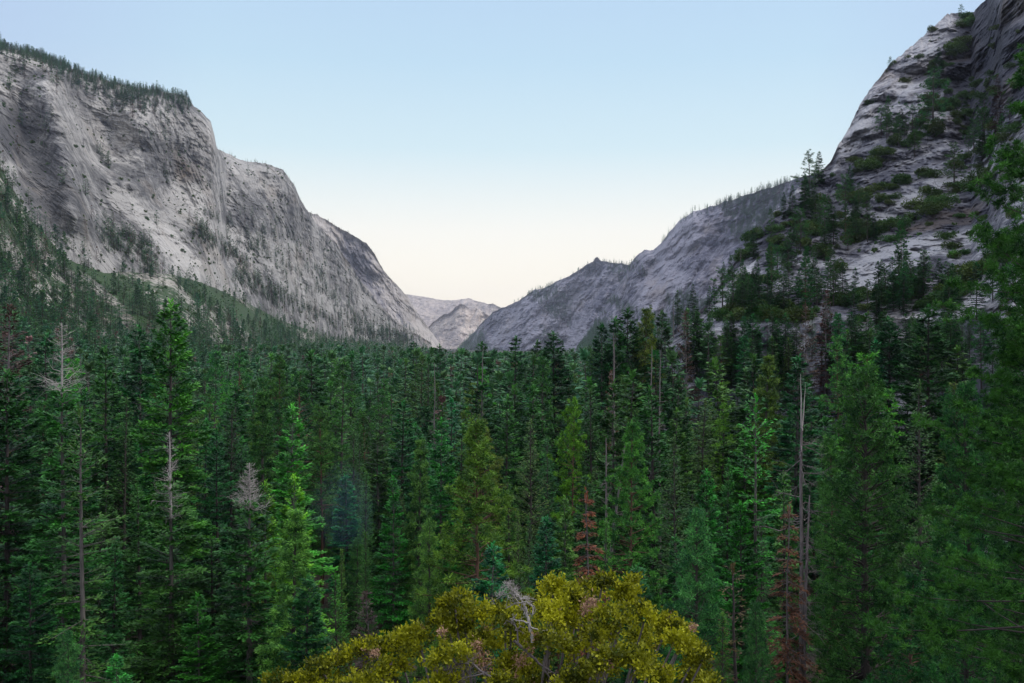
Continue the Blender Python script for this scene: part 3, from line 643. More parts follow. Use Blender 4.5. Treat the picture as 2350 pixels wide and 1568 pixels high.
hero('softpine', 150, 1455, 88, .8, 'blue', 'young bluish pine in the bottom left corner')
hero('youngfir', 778, 1305, 112, .75, 'bright', 'small bright green young fir right of the soft needled pine')
hero('cedar0', 782, 1255, 140, .75, 'bright', 'slim cedar behind the small bright young fir')
hero('cedar0', 842, 1215, 138, .9, (1.0, 1.35, .7), 'smooth green cone shaped cedar between two bright firs')
hero('fir0', 903, 1090, 138, .8, 'bright', 'bright green pointed fir with fine tiers at centre left')
hero('fir3', 872, 990, 172, 1.25, 'mid', 'narrow fir behind the bright pointed fir')
hero('cedar0', 815, 985, 180, 1.1, 'mid', 'slender cedar left of the narrow fir')
hero('cedar0', 842, 1080, 160, 1.0, 'mid', 'cedar in the shade just left of the bright pointed fir')
hero('fir3', 796, 1085, 165, 1.3, 'blue', 'blue green fir standing in the bluish smoke')
hero('pine1', 740, 930, 180, 1.0, (1.25, .9, .95), 'thin brownish pine with bare lower trunk left of the smoke')
hero('pine2', 964, 1005, 140, .9, (1.3, 1.1, 1.1), 'grey olive pine with visible trunk left of the dark tiered fir')
hero('fir0', 1012, 958, 165, .95, (.8, 1.1, .9), 'dark green tiered fir at centre behind the grey olive pine')
hero('softpine', 985, 1200, 112, .75, (1.0, 1.05, .9), 'young pine with plump tufts in front of the grey olive pine')
hero('pine0', 1096, 965, 108, 1.05, (1.25, 1.35, .85), 'large open ponderosa with a sparse tufted top at the centre of the picture')
hero('fir1', 1160, 905, 195, 1.0, 'mid', 'fir behind and right of the large open ponderosa')
hero('cedar1', 1190, 1170, 140, .8, 'bright', 'short cedar right of the large open ponderosa')
hero('cedar1', 1213, 1185, 132, .7, 'mid', 'shorter cedar beside the small blue green fir')
hero('fir3', 1252, 1178, 125, 1.1, 'blue', 'small blue green fir just left above the oak')
hero('fir0', 1297, 1135, 135, .8, 'pale', 'pale green fir behind the small blue green fir')
hero('fir3', 1345, 1085, 140, .9, 'blue', 'blue tinted fir behind the rust red dead conifer')
hero('pine1', 1312, 915, 165, .75, (1.8, 1.5, .6), 'yellow green pine with bare reddish trunk right of centre')
hero('redfir', 1352, 1118, 104, .78, (1.45, .95, .8), 'rust red dead conifer with drooping boughs right above the oak', rot=1)
hero('snag0', 1358, 995, 128, .9, (1, 1, 1), 'leaning bare grey snag, left one of the pair at centre right', lean=(0, 7), rot=0)
hero('snag1', 1384, 1000, 127, .9, (1, 1, 1), 'upright snag with forked pale limbs, right one of the pair at centre right')
hero('pine0', 1446, 968, 122, .85, (1.15, 1.2, .9), 'tall pine with tufted crown right of the snag pair')
hero('fir0', 1552, 935, 180, .9, 'mid', 'tiered fir behind the brownish thin needled cedar')
hero('cedar1', 1548, 995, 140, 1.0, (1.2, .85, 1.0), 'brownish thin needled cedar right of the tall tufted pine')
hero('softpine', 1603, 1180, 100, .95, 'blue', 'soft blue green pine above the right end of the oak')
hero('fir2', 1622, 1075, 150, .8, 'bright', 'fresh green fir behind the soft blue green pine')
hero('fir1', 1668, 1050, 165, .7, 'mid', 'small pointed fir between the fresh green fir and the pale trunked fir')
hero('sparsefir', 1734, 905, 118, .8, (1.5, 1.6, .8), 'ragged fir with a long pale trunk left of the forked snag')
hero('fir2', 1700, 1150, 116, .8, 'bright', 'wide green fir spreading below the ragged pale trunked fir')
hero('redfir', 1806, 1150, 100, .85, (.85, .7, .65), 'small rusty dead conifer left of the forked snag trunk', rot=2.4)
hero('snag2', 1838, 1130, 101, 1.2, (1, 1, 1), 'tangle of drooping grey dead twigs low on the right')
hero('fir1', 1800, 1080, 128, .8, 'mid', 'fir half hidden behind the forked snag')
hero('rustysapling', 1690, 1290, 96, 1.0, (.55, .75, .5), 'thin rust flecked sapling below the wide green fir')
hero('softpine', 1730, 1390, 92, .7, 'blue', 'small blue green pine beside the thin rust flecked sapling')
hero('cedar0', 1660, 1400, 95, .9, (.9, 1.3, .6), 'low dark green cedar at the right end of the oak')
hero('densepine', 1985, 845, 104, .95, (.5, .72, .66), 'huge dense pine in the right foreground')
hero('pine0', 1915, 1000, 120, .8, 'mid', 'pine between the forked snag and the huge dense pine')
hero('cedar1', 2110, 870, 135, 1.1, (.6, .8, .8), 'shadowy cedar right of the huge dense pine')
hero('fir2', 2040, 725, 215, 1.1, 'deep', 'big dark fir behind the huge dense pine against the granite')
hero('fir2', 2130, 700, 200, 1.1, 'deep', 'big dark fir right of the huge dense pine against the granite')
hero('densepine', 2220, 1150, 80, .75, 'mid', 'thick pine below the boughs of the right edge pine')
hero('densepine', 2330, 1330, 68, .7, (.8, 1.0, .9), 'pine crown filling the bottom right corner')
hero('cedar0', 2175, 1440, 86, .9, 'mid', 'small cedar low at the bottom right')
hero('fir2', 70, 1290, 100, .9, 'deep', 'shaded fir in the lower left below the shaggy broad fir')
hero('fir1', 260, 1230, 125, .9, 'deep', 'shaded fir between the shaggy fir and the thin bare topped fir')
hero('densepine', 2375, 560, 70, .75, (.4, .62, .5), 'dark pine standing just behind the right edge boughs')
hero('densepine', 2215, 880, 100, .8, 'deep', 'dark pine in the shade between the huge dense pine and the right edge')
# skyline rows, middle distance
for a in [('fir2', 1270, 760, 260, 1.1, 'dark', 'big dark pyramidal fir on the skyline just right of the valley notch'),
          ('fir2', 1105, 785, 300, 1.1, 'dark', 'dark fir on the skyline with a bare snag before it, in the valley notch'),
          ('fir1', 1180, 772, 270, 1.1, 'dark', 'narrow dark fir on the skyline left of the pyramidal fir'),
          ('fir1', 1229, 780, 290, 1.0, 'dark', 'ragged fir on the skyline touching the pyramidal fir'),
          ('fir0', 1380, 742, 250, 1.0, 'dark', 'dark fir where the skyline begins to climb to the right'),
          ('fir0', 1412, 728, 255, 1.1, 'mid', 'broad fir on the climbing skyline, second from the left'),
          ('fir2', 1440, 708, 260, 1.0, 'dark', 'full dark fir on the climbing skyline under the rocky ridge'),
          ('pine0', 1476, 708, 262, .9, 'olive', 'brownish pine on the climbing skyline'),
          ('fir0', 1520, 712, 265, .9, 'dark', 'dark fir beside two dead spires on the climbing skyline'),
          ('fir1', 950, 784, 420, 1.2, 'dark', 'dark fir on the skyline at the left lip of the notch'),
          ('fir0', 1010, 790, 380, 1.0, 'mid', 'small dark fir on the skyline in the notch')]:
    hero(*a)
hero('snag0', 1408, 760, 180, .8, (1, 1, 1), 'tall pale snag in the rows below the climbing skyline')
hero('snag1', 1497, 790, 165, .6, (1, 1, 1), 'thin white snag left of its shorter twin in the right middle rows')
hero('snag0', 1514, 800, 166, .6, (1, 1, 1), 'short white snag right of its thin twin in the right middle rows')
hero('snag0', 1107, 790, 240, .7, (1, 1, 1), 'grey snag rising in front of the skyline fir in the notch')
hero('snag1', 1000, 830, 250, .8, (1, 1, 1), 'forked whitish snag below the notch')
hero('redfirbroad', 1575, 715, 270, .7, (.55, .6, .7), 'rust brown conifer at the foot of the right slope')
hero('redfirbroad', 1895, 665, 262, .9, (.55, .4, .5), 'dark red dead conifer against the granite foot')
hero('redfirbroad', 1848, 700, 250, .7, (.6, .75, .9), 'greyish pink dying conifer against the granite foot')
hero('redfirbroad', 1405, 850, 200, .5, (.7, .7, .8), 'brown needled conifer behind the tall pale snag')

hero('fir1', 1502, 885, 148, 1.0, 'mid', 'fir with a rounded tip below the two white snags at right middle')
hero('fir0', 1408, 872, 158, .9, 'dark', 'dark fir hiding the lower part of the tall pale snag')
hero('cedar0', 1392, 1190, 116, .8, 'bright', 'low cedar at the feet of the leaning snag pair')
hero('fir3', 1110, 872, 200, 1.1, 'dark', 'narrow fir under the grey snag in the notch')
# forked snag: bark trunk and two bleached spires
def forked():
    d = 106; px = 1838; x = (px - CX) / FX * d; z = terrain_z(x, d); h = (HY - 972) / FX * d - z
    root = bpy.data.objects.new('dead_snag', None); COL.objects.link(root); root.location = (x, d, z - .3)
    tag(root, 'tall snag whose trunk ends in two pale splintered spires', 'snag')
    rg = rgk(71); P = trunk_line(rg, h, .1)
    link('trunk', mesh_np('trunk', *join([trunk_mesh(P, .17, .12, pw=.7), bare(rg, P, h * .35, h * .98, 38, 4.2, (-40, 5), .15, 6, .07, False)]), mats=[MSG], smooth=True), root)
    for dx, hh, r in ((-.24, 6.1, .125), (.24, 5.1, .10)):
        Q = np.array([P[-1] + [dx * q ** .6, 0, -.5 + q * hh] for q in np.linspace(0, 1, 7)]) + np.cumsum(rg.normal(0, .03, (7, 3)), 0)
        link('spire', mesh_np('spire', *tubes(Q[None], (r * (1 - np.linspace(0, 1, 7) * .85))[None], 6), mats=[MSN], smooth=True), root)
    HEROES.append((px, 840, d, 'the forked snag', 'x'))
forked()

# big pine at the right edge with long boughs
def edge_pine():
    d = 46; px = 2445; x = (px - CX) / FX * d; z = terrain_z(x, d); top = (HY - 120) / FX * d; H = top - z
    root = bpy.data.objects.new('pine_tree', None); COL.objects.link(root); root.location = (x, d, z)
    tag(root, 'large near pine on the right edge reaching long tufted boughs into the view', 'pine')
    rg = rgk(81)
    V, P, BP, BR = crown_pine(rg, H, 6.9, cb=.10, nb=330, tufts=26, needles=44, nl=.27, nw=.036, pw=.42, e0=-6, e1=40, rag=.55, hole=.16, ts=.16)
    BR = BR * .42
    link('trunk', mesh_np('trunk', *join([trunk_mesh(P, .5), tubes(BP, BR, 5)]), mats=[MBK], smooth=True), root).color = (1, 1, 1, 1)
    link('crown', qmesh('crown', V, MP), root).color = (.33, .56, .34, 1)
    HEROES.append((2350, 300, d, 'the near pine on the right edge', 'x'))
edge_pine()

# ------------------------------------------------------------------ forest rows
TL = np.array([(-200, 690), (0, 700), (120, 735), (250, 770), (380, 765), (500, 770), (600, 765), (760, 775), (860, 780), (960, 792), (1040, 800), (1080, 803), (1150, 804), (1230, 802), (1330, 796), (1370, 768), (1440, 730), (1530, 722), (1600, 735), (1700, 760), (1800, 765), (1900, 755), (2000, 745), (2100, 740), (2200, 760), (2350, 780), (2600, 780)], float)
def treeline(px): return np.interp(px, TL[:, 0], TL[:, 1])
hx = np.array([h[0] for h in HEROES]); hy = np.array([h[1] for h in HEROES]); hd_ = np.array([h[2] for h in HEROES]); hm_ = np.array([0.0 if h[4].startswith('snag') or h[4] == 'redfirbroad' else 1.0 for h in HEROES])
SIDE = {}
def side_phrase(px, d):
    if px < 330: return 'at the left side of the forest'
    if px < 800: return 'in the left half of the forest'
    if px < 1250: return 'in the middle of the forest'
    if px < 1700: return 'in the right half of the forest'
    return 'below the right granite slope'
TONEW = {'dark': 'dark', 'mid': 'green', 'bright': 'bright green', 'yellow': 'yellowish', 'blue': 'bluish', 'olive': 'olive', 'pale': 'greyish', 'deep': 'very dark'}
KW = {'fir_tree': 'fir', 'pine_tree': 'pine', 'cedar_tree': 'cedar', 'dead_conifer': 'rusty dead conifer', 'dead_snag': 'bare snag'}
fill = []
sp = 9.4
for yy in np.arange(96, 345, sp):
    hw = yy * .56 + 6
    for xx in np.arange(-hw, hw, sp * (1.0 if yy > 150 else 1.05)):
        x = xx + rng.uniform(-3.6, 3.6); y = yy + rng.uniform(-3.6, 3.6); px = CX + FX * x / y
        z = terrain_z(x, y)
        if z > 8 + rng.uniform(0, 48) * (px > 1560): continue
        h = float(np.clip(rng.normal(30, 9), 12, 44))
        if y < 165: h = rng.uniform(11, 27)
        tl = treeline(px) + abs(rng.normal(0, 14)) + 4
        # stay below the trees that stand out behind this spot
        near = (np.abs(hx - px) < 34 * 110 / np.maximum(y, 90) + 12) & (hd_ > y - 3)
        if near.any(): tl = max(tl, (hy[near] + 60 * 120 / y + 70 * (hd_[near] < 200) * hm_[near]).max())
        close = (np.hypot((hx - CX) / FX * hd_ - x, hd_ - y) < 4.2)
        if close.any(): continue
        zt = z + h; py = HY - zt / y * FX
        if z > -12 and px > 1560: h = min(h, rng.uniform(11, 24)); py = HY - (z + h) / y * FX; tl -= 38
        if py < tl: h = (HY - tl) / FX * y - z
        if h < 9 or (y < 150 and rng.uniform() < .25): continue
        fill.append((x, y, z, h, px))
fill.sort(key=lambda q: q[1])
caps = {'fir': 150, 'pine': 180, 'cedar': 190, 'dead': 60}; cnt = {k: 0 for k in caps}
extra_far = []
for (x, y, z, h, px) in fill:
    r = rng.uniform()
    kd = 'fir' if r < .50 else 'pine' if r < .72 else 'cedar' if r < .985 else 'dead'
    if cnt[kd] >= caps[kd]: extra_far.append((x, y, z, h)); continue
    cnt[kd] += 1
    lod = y > 195
    if kd == 'fir': key = rng.choice(['mfir0', 'mfir1', 'mfir2']) if lod else rng.choice(['fir0', 'fir1', 'fir2', 'fir3'] if h > 20 else ['youngfir', 'fir3', 'fir0'])
    elif kd == 'pine': key = rng.choice(['mpine0', 'mpine1']) if lod else rng.choice(['pine0', 'pine1', 'pine2'] if h > 20 else ['softpine', 'pine2'])
    elif kd == 'cedar': key = 'mcedar' if lod else rng.choice(['cedar0', 'cedar1'])
    else: key = rng.choice(['snag0', 'snag2', 'redfirbroad', 'redfirbroad', 'redfirbroad'])
    tint = rng.choice(['dark', 'mid', 'bright', 'blue', 'olive', 'pale', 'deep'], p=[.24, .26, .12, .12, .12, .04, .10])
    if kd == 'dead': tint = 'mid'
    key = str(key); tint = str(tint)
    if key == 'redfirbroad': tv = (rng.uniform(.4, .7), rng.uniform(.5, .8), .75)
    else: tv = tint
    nm = NAMEOF.get(key[:4], NAMEOF.get(key[:3])) or 'fir_tree'
    if key.startswith('fir'): nm = 'fir_tree'
    # describe by look and by the nearest tree one can find
    k = int(np.argmin(np.hypot(hx - px, (hd_ - y) * 4)))
    ref = HEROES[k][3].split(',')[0]
    ref = ref if ref.startswith('the ') else 'the ' + ref
    ref = ' '.join(ref.split()[:8])
    for bad in (' with', ' in', ' at', ' and', ' a', ' the', ' whose', ' by', ' on', ' of', ' its', ' around', ' behind', ' between', ' before', ' long', ' right', ' left', ' just', ' two', ' thin'):
        while ref.endswith(bad): ref = ref[:-len(bad)]
    rel = 'behind' if y > hd_[k] + 12 else ('left of' if px < hx[k] else 'right of')
    size = 'tall' if h > 34 else 'short' if h < 19 else ('mid-sized' if h < 27 else 'full-grown')
    lab = f'{size} {TONEW[tint] + " " if kd != "dead" else ""}{KW[nm]} {rel} {ref}'
    place(key, x, y, z, h, float(rng.uniform(.95, 1.4)) * (1.15 if h < 20 else 1), tv, lab, {'fir': 'firs in the valley forest', 'pine': 'pines in the valley forest', 'cedar': 'cedars in the valley forest', 'dead': 'dead trees in the valley forest'}[kd], lean=(rng.normal(0, 1.2), rng.normal(0, 1.2)))

# ------------------------------------------------------------------ trees of the right slope
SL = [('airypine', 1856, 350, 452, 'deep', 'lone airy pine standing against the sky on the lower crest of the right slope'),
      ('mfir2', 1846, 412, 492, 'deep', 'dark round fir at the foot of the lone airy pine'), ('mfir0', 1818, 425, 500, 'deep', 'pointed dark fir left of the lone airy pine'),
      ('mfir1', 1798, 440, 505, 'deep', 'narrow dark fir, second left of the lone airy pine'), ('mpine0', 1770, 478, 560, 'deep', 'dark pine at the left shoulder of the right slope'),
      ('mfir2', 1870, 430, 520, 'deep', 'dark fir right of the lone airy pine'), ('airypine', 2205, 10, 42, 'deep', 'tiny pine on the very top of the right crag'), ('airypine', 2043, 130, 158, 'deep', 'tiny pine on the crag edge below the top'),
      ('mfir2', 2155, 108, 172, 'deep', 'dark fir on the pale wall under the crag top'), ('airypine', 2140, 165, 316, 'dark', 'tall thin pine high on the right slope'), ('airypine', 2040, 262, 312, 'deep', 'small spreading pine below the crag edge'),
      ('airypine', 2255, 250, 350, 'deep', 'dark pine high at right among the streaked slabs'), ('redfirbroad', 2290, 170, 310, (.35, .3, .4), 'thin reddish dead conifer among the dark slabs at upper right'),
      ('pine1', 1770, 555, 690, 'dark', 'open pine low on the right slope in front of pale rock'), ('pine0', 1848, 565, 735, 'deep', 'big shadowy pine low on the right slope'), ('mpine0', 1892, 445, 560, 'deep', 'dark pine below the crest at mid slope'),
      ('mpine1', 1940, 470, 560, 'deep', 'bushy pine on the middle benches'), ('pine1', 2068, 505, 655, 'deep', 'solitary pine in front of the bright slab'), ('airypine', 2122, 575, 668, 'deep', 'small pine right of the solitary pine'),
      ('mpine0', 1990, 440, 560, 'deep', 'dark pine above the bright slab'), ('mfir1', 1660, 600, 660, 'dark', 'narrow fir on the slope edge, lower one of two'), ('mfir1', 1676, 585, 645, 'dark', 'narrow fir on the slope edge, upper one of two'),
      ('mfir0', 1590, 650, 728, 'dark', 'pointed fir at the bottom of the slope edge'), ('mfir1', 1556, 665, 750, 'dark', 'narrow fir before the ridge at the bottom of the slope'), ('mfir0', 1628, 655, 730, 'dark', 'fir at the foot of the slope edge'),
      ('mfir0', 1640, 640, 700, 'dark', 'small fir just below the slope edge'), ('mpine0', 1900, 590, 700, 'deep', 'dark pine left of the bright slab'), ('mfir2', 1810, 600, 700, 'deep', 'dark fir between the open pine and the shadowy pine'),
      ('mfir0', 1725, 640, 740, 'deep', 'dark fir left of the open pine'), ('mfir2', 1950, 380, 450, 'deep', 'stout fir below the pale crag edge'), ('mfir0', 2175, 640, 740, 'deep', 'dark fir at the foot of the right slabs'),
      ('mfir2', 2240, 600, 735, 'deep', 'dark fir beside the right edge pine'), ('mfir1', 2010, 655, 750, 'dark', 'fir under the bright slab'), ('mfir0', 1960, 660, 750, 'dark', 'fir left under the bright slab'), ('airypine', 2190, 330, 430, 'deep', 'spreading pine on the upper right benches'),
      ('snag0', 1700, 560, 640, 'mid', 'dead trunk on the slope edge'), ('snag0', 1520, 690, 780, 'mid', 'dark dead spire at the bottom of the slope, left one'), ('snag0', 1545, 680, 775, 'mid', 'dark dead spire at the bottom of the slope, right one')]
for key, px, yt, yb, tint, lab in SL:
    X, Y, Z = on_loft('granite_slope', px, yb)
    h = (yb - yt) / FX * Y
    place(key, X, Y, Z, max(h, 2), 1.25 if key.startswith('m') or key == 'airypine' else 1.0, tint, lab)
# small pines and firs among the benches
lf = LOFTS['granite_slope']; cN = 0
zones = [(1700, 715, 60, 25), (1850, 715, 90, 25), (2080, 715, 90, 25), (1880, 500, 70, 90), (1800, 620, 80, 60), (1960, 560, 60, 60), (1740, 690, 90, 40), (2080, 330, 60, 50), (2200, 690, 120, 40), (2000, 690, 120, 40), (2280, 330, 60, 60)]
for q in range(120):
    zx, zy, rx, ry = zones[q % len(zones)]
    px = zx + rng.normal(0, rx * .6); py = zy + rng.normal(0, ry * .6)
    c = int(np.interp(px, lf['px'], np.arange(len(lf['px']))))
    if py < lf['PY'][0, c] + 25 or py > 760 or abs(px - 2010) < 70 and abs(py - 625) < 25: continue
    X, Y, Z = on_loft('granite_slope', px, py)
    h = rng.uniform(7, 15); wherep = 'the bright slab' if abs(px - 2010) < 130 and abs(py - 625) < 90 else 'the upper benches' if py < 420 else 'the foot of the slope' if py > 660 else 'the middle benches'
    place(str(rng.choice(['mfir0', 'mfir1', 'mpine0', 'airypine'])), X, Y, Z, h, 1.4, 'deep', f'small dark conifer rooted near {wherep} on the right', 'small conifers on the right granite slope')

for q in range(115):
    px = rng.uniform(1570, 2335); py = rng.uniform(745, 900)
    X, Y, Z = on_loft('granite_slope', px, py); h = rng.uniform(14, 25)
    zt = HY - (Z + h) / Y * FX
    if zt < 712: h = (HY - 712 - rng.uniform(0, 30)) / FX * Y - Z
    if h < 8: continue
    wherep = 'left part' if px < 1800 else 'middle part' if px < 2060 else 'right part'
    kx = str(rng.choice(['mfir0', 'mfir2', 'mpine0', 'mcedar', 'mpine0']))
    place(kx, X, Y, Z, h, 1.25, str(rng.choice(['dark', 'mid', 'deep', 'blue', 'dark'])), f'{KW[NAMEOF.get(kx[:4], "fir_tree")]} massed with others along the {wherep} of the right slope foot', 'conifers along the foot of the right slope')
# ------------------------------------------------------------------ shrubs
def shrub_mesh(name, seed, n=1500, k=9, ls=.22):
    rg = rgk(seed)
    c = rg.normal(0, .55, (k, 3)); c[:, 2] = np.abs(c[:, 2]) * .5 + .35; r = rg.uniform(.35, .62, k)
    i = rg.integers(0, k, n); d = rg.normal(0, 1, (n, 3)); d[:, 2] = d[:, 2] * .8 + .25; d /= np.linalg.norm(d, axis=1, keepdims=True)
    b = c[i] + d * (r[i] * rg.uniform(.55, 1.05, n))[:, None]; b[:, 2] = np.maximum(b[:, 2], 0.02)
    return qmesh(name, leaves(b, d + rg.normal(0, .6, (n, 3)), rg.uniform(.6, 1.2, n) * ls, rg.uniform(.6, 1.2, n) * ls * .6, rg.normal(0, 1, (n, 3))), MSH)
SHR = [shrub_mesh('shrub', 91 + q) for q in range(4)]
ledges = [[(1930, 420), (2000, 380), (2060, 330), (2130, 250), (2170, 180)], [(2000, 470), (2090, 410), (2180, 380), (2260, 350), (2350, 300)], [(2100, 490), (2200, 440), (2290, 400)], [(2060, 330), (2150, 300), (2250, 250), (2350, 200)],
          [(1840, 480), (1900, 460), (1980, 450), (2060, 440)], [(1760, 560), (1840, 560), (1930, 600)], [(1690, 700), (1760, 700), (1840, 710)], [(1940, 560), (2000, 545), (2060, 520)], [(1640, 690), (1700, 600), (1745, 550)], [(2150, 700), (2220, 640), (2300, 600)],
          [(1800, 520), (1880, 540), (1960, 520)], [(2230, 40), (2200, 110), (2160, 170)], [(2120, 250), (2200, 240), (2330, 130)], [(1930, 690), (2020, 680), (2110, 690)], [(1620, 735), (1720, 730), (1840, 735)], [(1680, 690), (1720, 650), (1790, 640)]]
ns = 0
for q in range(640):
    if ns >= 298: break
    if q % 3:
        ld = ledges[int(rng.integers(len(ledges)))]; s = int(rng.integers(len(ld) - 1)); t = rng.uniform()
        px = ld[s][0] + t * (ld[s + 1][0] - ld[s][0]) + rng.normal(0, 9); py = ld[s][1] + t * (ld[s + 1][1] - ld[s][1]) + rng.normal(0, 8)
        rr = rng.uniform(1.4, 3.9)
    else:
        px = rng.uniform(1640, 2350); py = rng.uniform(60, 740); rr = rng.uniform(1.0, 2.6)
    if px > 2345 or blob(px, py, 2010, 625, 90, 26, -20) > .3 or blob(px, py, 1690, 640, 18, 70, 38) > .35 or blob(px, py, 1955, 310, 22, 80, 30) > .4: continue
    c = int(np.interp(px, lf['px'], np.arange(len(lf['px']))))
    if py < lf['PY'][0, c] + 3: continue
    X, Y, Z = on_loft('granite_slope', px, py)
    o = link('shrub', SHR[ns % 4], None, (X, Y - .3, Z - .25)); o.scale = (rr * rng.uniform(.9, 1.5), rr * rng.uniform(.8, 1.2), rr * rng.uniform(.7, 1.1)); o.rotation_euler = (0, 0, rng.uniform(0, 6.28))
    sz = 'large' if rr > 3 else 'small' if rr < 1.8 else 'medium'
    wh = 'high on the right crag' if py < 250 else 'among the dark streaked slabs' if px > 2080 and py < 480 else 'on the wooded middle benches' if py < 560 else 'beside the bright slab' if 1900 < px < 2150 and py < 680 else 'on rocks at the foot of the right slope'
    tag(o, f'{sz} dark green rounded shrub {wh}', 'shrub', 'evergreen shrubs on the right granite slope'); ns += 1

# ------------------------------------------------------------------ far forest: one mass
far = bpy.data.collections.new('far_conifers')
def farproto(idx, seed, H, R, mat, pine=False, n=1.0):
    rg = rgk(seed)
    if pine: V, P, BP, BR = crown_pine(rg, H, R, nb=60, tufts=3, needles=9, nl=1.1, nw=.45, ts=.6)
    else: V, P, BP, BR = crown_fir(rg, H, R, step=1.7, per=5, dens=2.0 * n, ll=1.5, lw=.62, rag=.4)
    tv, tq = trunk_mesh(P, .35, k=4)
    cc_ = V[1]; V = V[0]; nl = len(V)
    me = mesh_np('conifer', np.concatenate([V, tv]), np.concatenate([np.arange(nl).reshape(-1, 4), tq + nl]), mats=[mat, MBK], mi=[0] * (nl // 4) + [1] * len(tq), attrs={'clump': np.concatenate([np.repeat(cc_, 4), np.zeros(len(tv))])})
    o = bpy.data.objects.new(f'conifer_{idx}', me); far.objects.link(o)
farproto(0, 201, 30, 3.8, MFAR); farproto(1, 202, 30, 3.1, MFAR); farproto(2, 203, 30, 4.4, MFAR); farproto(3, 204, 28, 3.8, MFAR, True); farproto(4, 205, 28, 3.2, MFARD, n=.7)
pts = []
def addp(x, y, z, h, w=1.0, idx=None):
    i = int(rng.choice(5, p=[.3, .28, .2, .15, .07])) if idx is None else idx
    pts.append((x, y, z - .5, h / 30, w * h / 30, i))
for (x, y, z, h) in extra_far: addp(x, y, z, h, 1.25)
# valley floor beyond the counted rows
yy = 335.0
while yy < 3400:
    s = 9.2 + (yy - 335) * .006
    x0, x1 = yy * -.56, yy * .56
    for xx in np.arange(x0, x1, s):
        x = xx + rng.uniform(-.5, .5) * s; y = yy + rng.uniform(-.5, .5) * s; px = CX + FX * x / y
        z = float(terrain_z(x, y))
        if z > 60 or px > 1560: continue
        h = float(np.clip(rng.normal(29, 8), 12, 44)); tl = treeline(px) + 2 + abs(rng.normal(0, 9))
        if HY - (z + h) / y * FX < tl: h = (HY - tl) / FX * y - z
        if h < 8: continue
        addp(x, y, z, h, float(rng.uniform(1.1, 1.5)))
    yy += s * (.95 if yy < 900 else 1.6)
print('valley', len(pts))
# talus slope
lt = LOFTS['talus_slope']
def scatter(nm, n, dens, hr, w=1.1, idx=None, rowmax=1.0):
    l = LOFTS[nm]; nr_, nc = l['X'].shape; k = 0
    r = rng.integers(0, int(nr_ * rowmax), n); c = rng.integers(0, nc, n)
    P_ = dens(l['px'][c], l['PY'][r, c], l['X'][r, c], l['Y'][r, c], l['Z'][r, c])
    ok = rng.uniform(0, 1, n) < P_
    for a, b in zip(r[ok], c[ok]):
        addp(l['X'][a, b], l['Y'][a, b], l['Z'][a, b], rng.uniform(*hr), w, idx if idx is None or not isinstance(idx, tuple) else int(rng.choice(idx))); k += 1
    print('scatter', nm, k)
def d_tal(px, py, X, Y, Z):
    b = .25 + .55 * sm(-.2, .35, fbm(X / 60, Y / 140, 0 * X, 3, 301)) + .5 * sm(690, 780, py)
    b = b - .30 * blob(px, py, 230, 620, 110, 12, 35) - .35 * blob(px, py, 560, 715, 120, 14, 22) - .5 * np.exp(-(line_dist(px, py, [(190, 620), (260, 690), (300, 740)]) / 18) ** 2) + .4 * blob(px, py, 290, 570, 60, 50) - .35 * blob(px, py, 330, 760, 120, 30)
    return np.clip(b, 0.02, 1) * (px > -60)
scatter('talus_slope', 6500, d_tal, (12, 27), 1.35)
def d_L1(px, py, X, Y, Z):
    b = 0 * px + .012
    b = b + .9 * np.exp(-(line_dist(px, py, [(450, 530), (490, 560), (545, 600), (560, 640), (650, 700)]) / 15) ** 2) + .8 * np.exp(-(line_dist(px, py, [(245, 540), (290, 560), (340, 600), (360, 640)]) / 22) ** 2)
    b = b + .7 * np.exp(-(line_dist(px, py, [(560, 650), (680, 710), (780, 745), (930, 785)]) / 16) ** 2) + .6 * np.exp(-(line_dist(px, py, [(226, 358), (250, 385)]) / 7) ** 2) + .25 * blob(px, py, 620, 590, 120, 40, 35) + .3 * blob(px, py, 760, 680, 120, 26, 42) + .25 * blob(px, py, 220, 210, 200, 22, 15) + .5 * blob(px, py, 300, 235, 40, 18, 20)
    return np.clip(b, 0, 1) * (px > -60)
scatter('granite_mountain', 13000, d_L1, (12, 27), 1.5, (0, 1, 2, 0, 1, 4), .95)
def crest(nm, x0, x1, n, hr, depth=26, w=1.0, rows=None):
    l = LOFTS[nm]; c = np.clip(np.interp(rng.uniform(x0, x1, n), l['px'], np.arange(len(l['px']))).astype(int), 0, None)
    for b in c:
        if rng.uniform() > (.8 if nm == 'granite_mountain' else .3) + 1.1 * float(sm(-.15, .3, vn(np.array([b / 11.0]), 3.3, 0)[0])): continue
        a = int(abs(rng.normal(0, depth)))
        a = min(a, l['X'].shape[0] - 1)
        addp(l['X'][a, b], l['Y'][a, b], l['Z'][a, b], rng.uniform(*hr), w)
crest('granite_mountain', -40, 200, 520, (8, 16), 17, 1.5); crest('granite_mountain', 200, 440, 520, (7, 15), 20, 1.5); crest('granite_mountain', 300, 440, 90, (8, 16), 44)
crest('granite_mountain', 500, 700, 40, (5, 11), 6)
crest('granite_buttress', 705, 900, 60, (6, 14), 4)
def d_R2(px, py, X, Y, Z):
    b = sm(.0, .45, fbm((X + Z * .6) / 110, Z / 300, 0 * X, 4, 28) + .35 * blob(px, py, 1760, 500, 140, 50, -20) + .2 - .5 * blob(px, py, 1500, 650, 70, 100, 30) - .6 * np.exp(-(line_dist(px, py, [(1725, 610), (1700, 620), (1650, 640)]) / 14) ** 2) - .5 * blob(px, py, 1580, 520, 60, 30, -30))
    return b
scatter('forested_ridge', 17000, d_R2, (15, 28), 1.5, (0, 1, 2))
crest('forested_ridge', 1520, 1850, 230, (12, 26), 7)
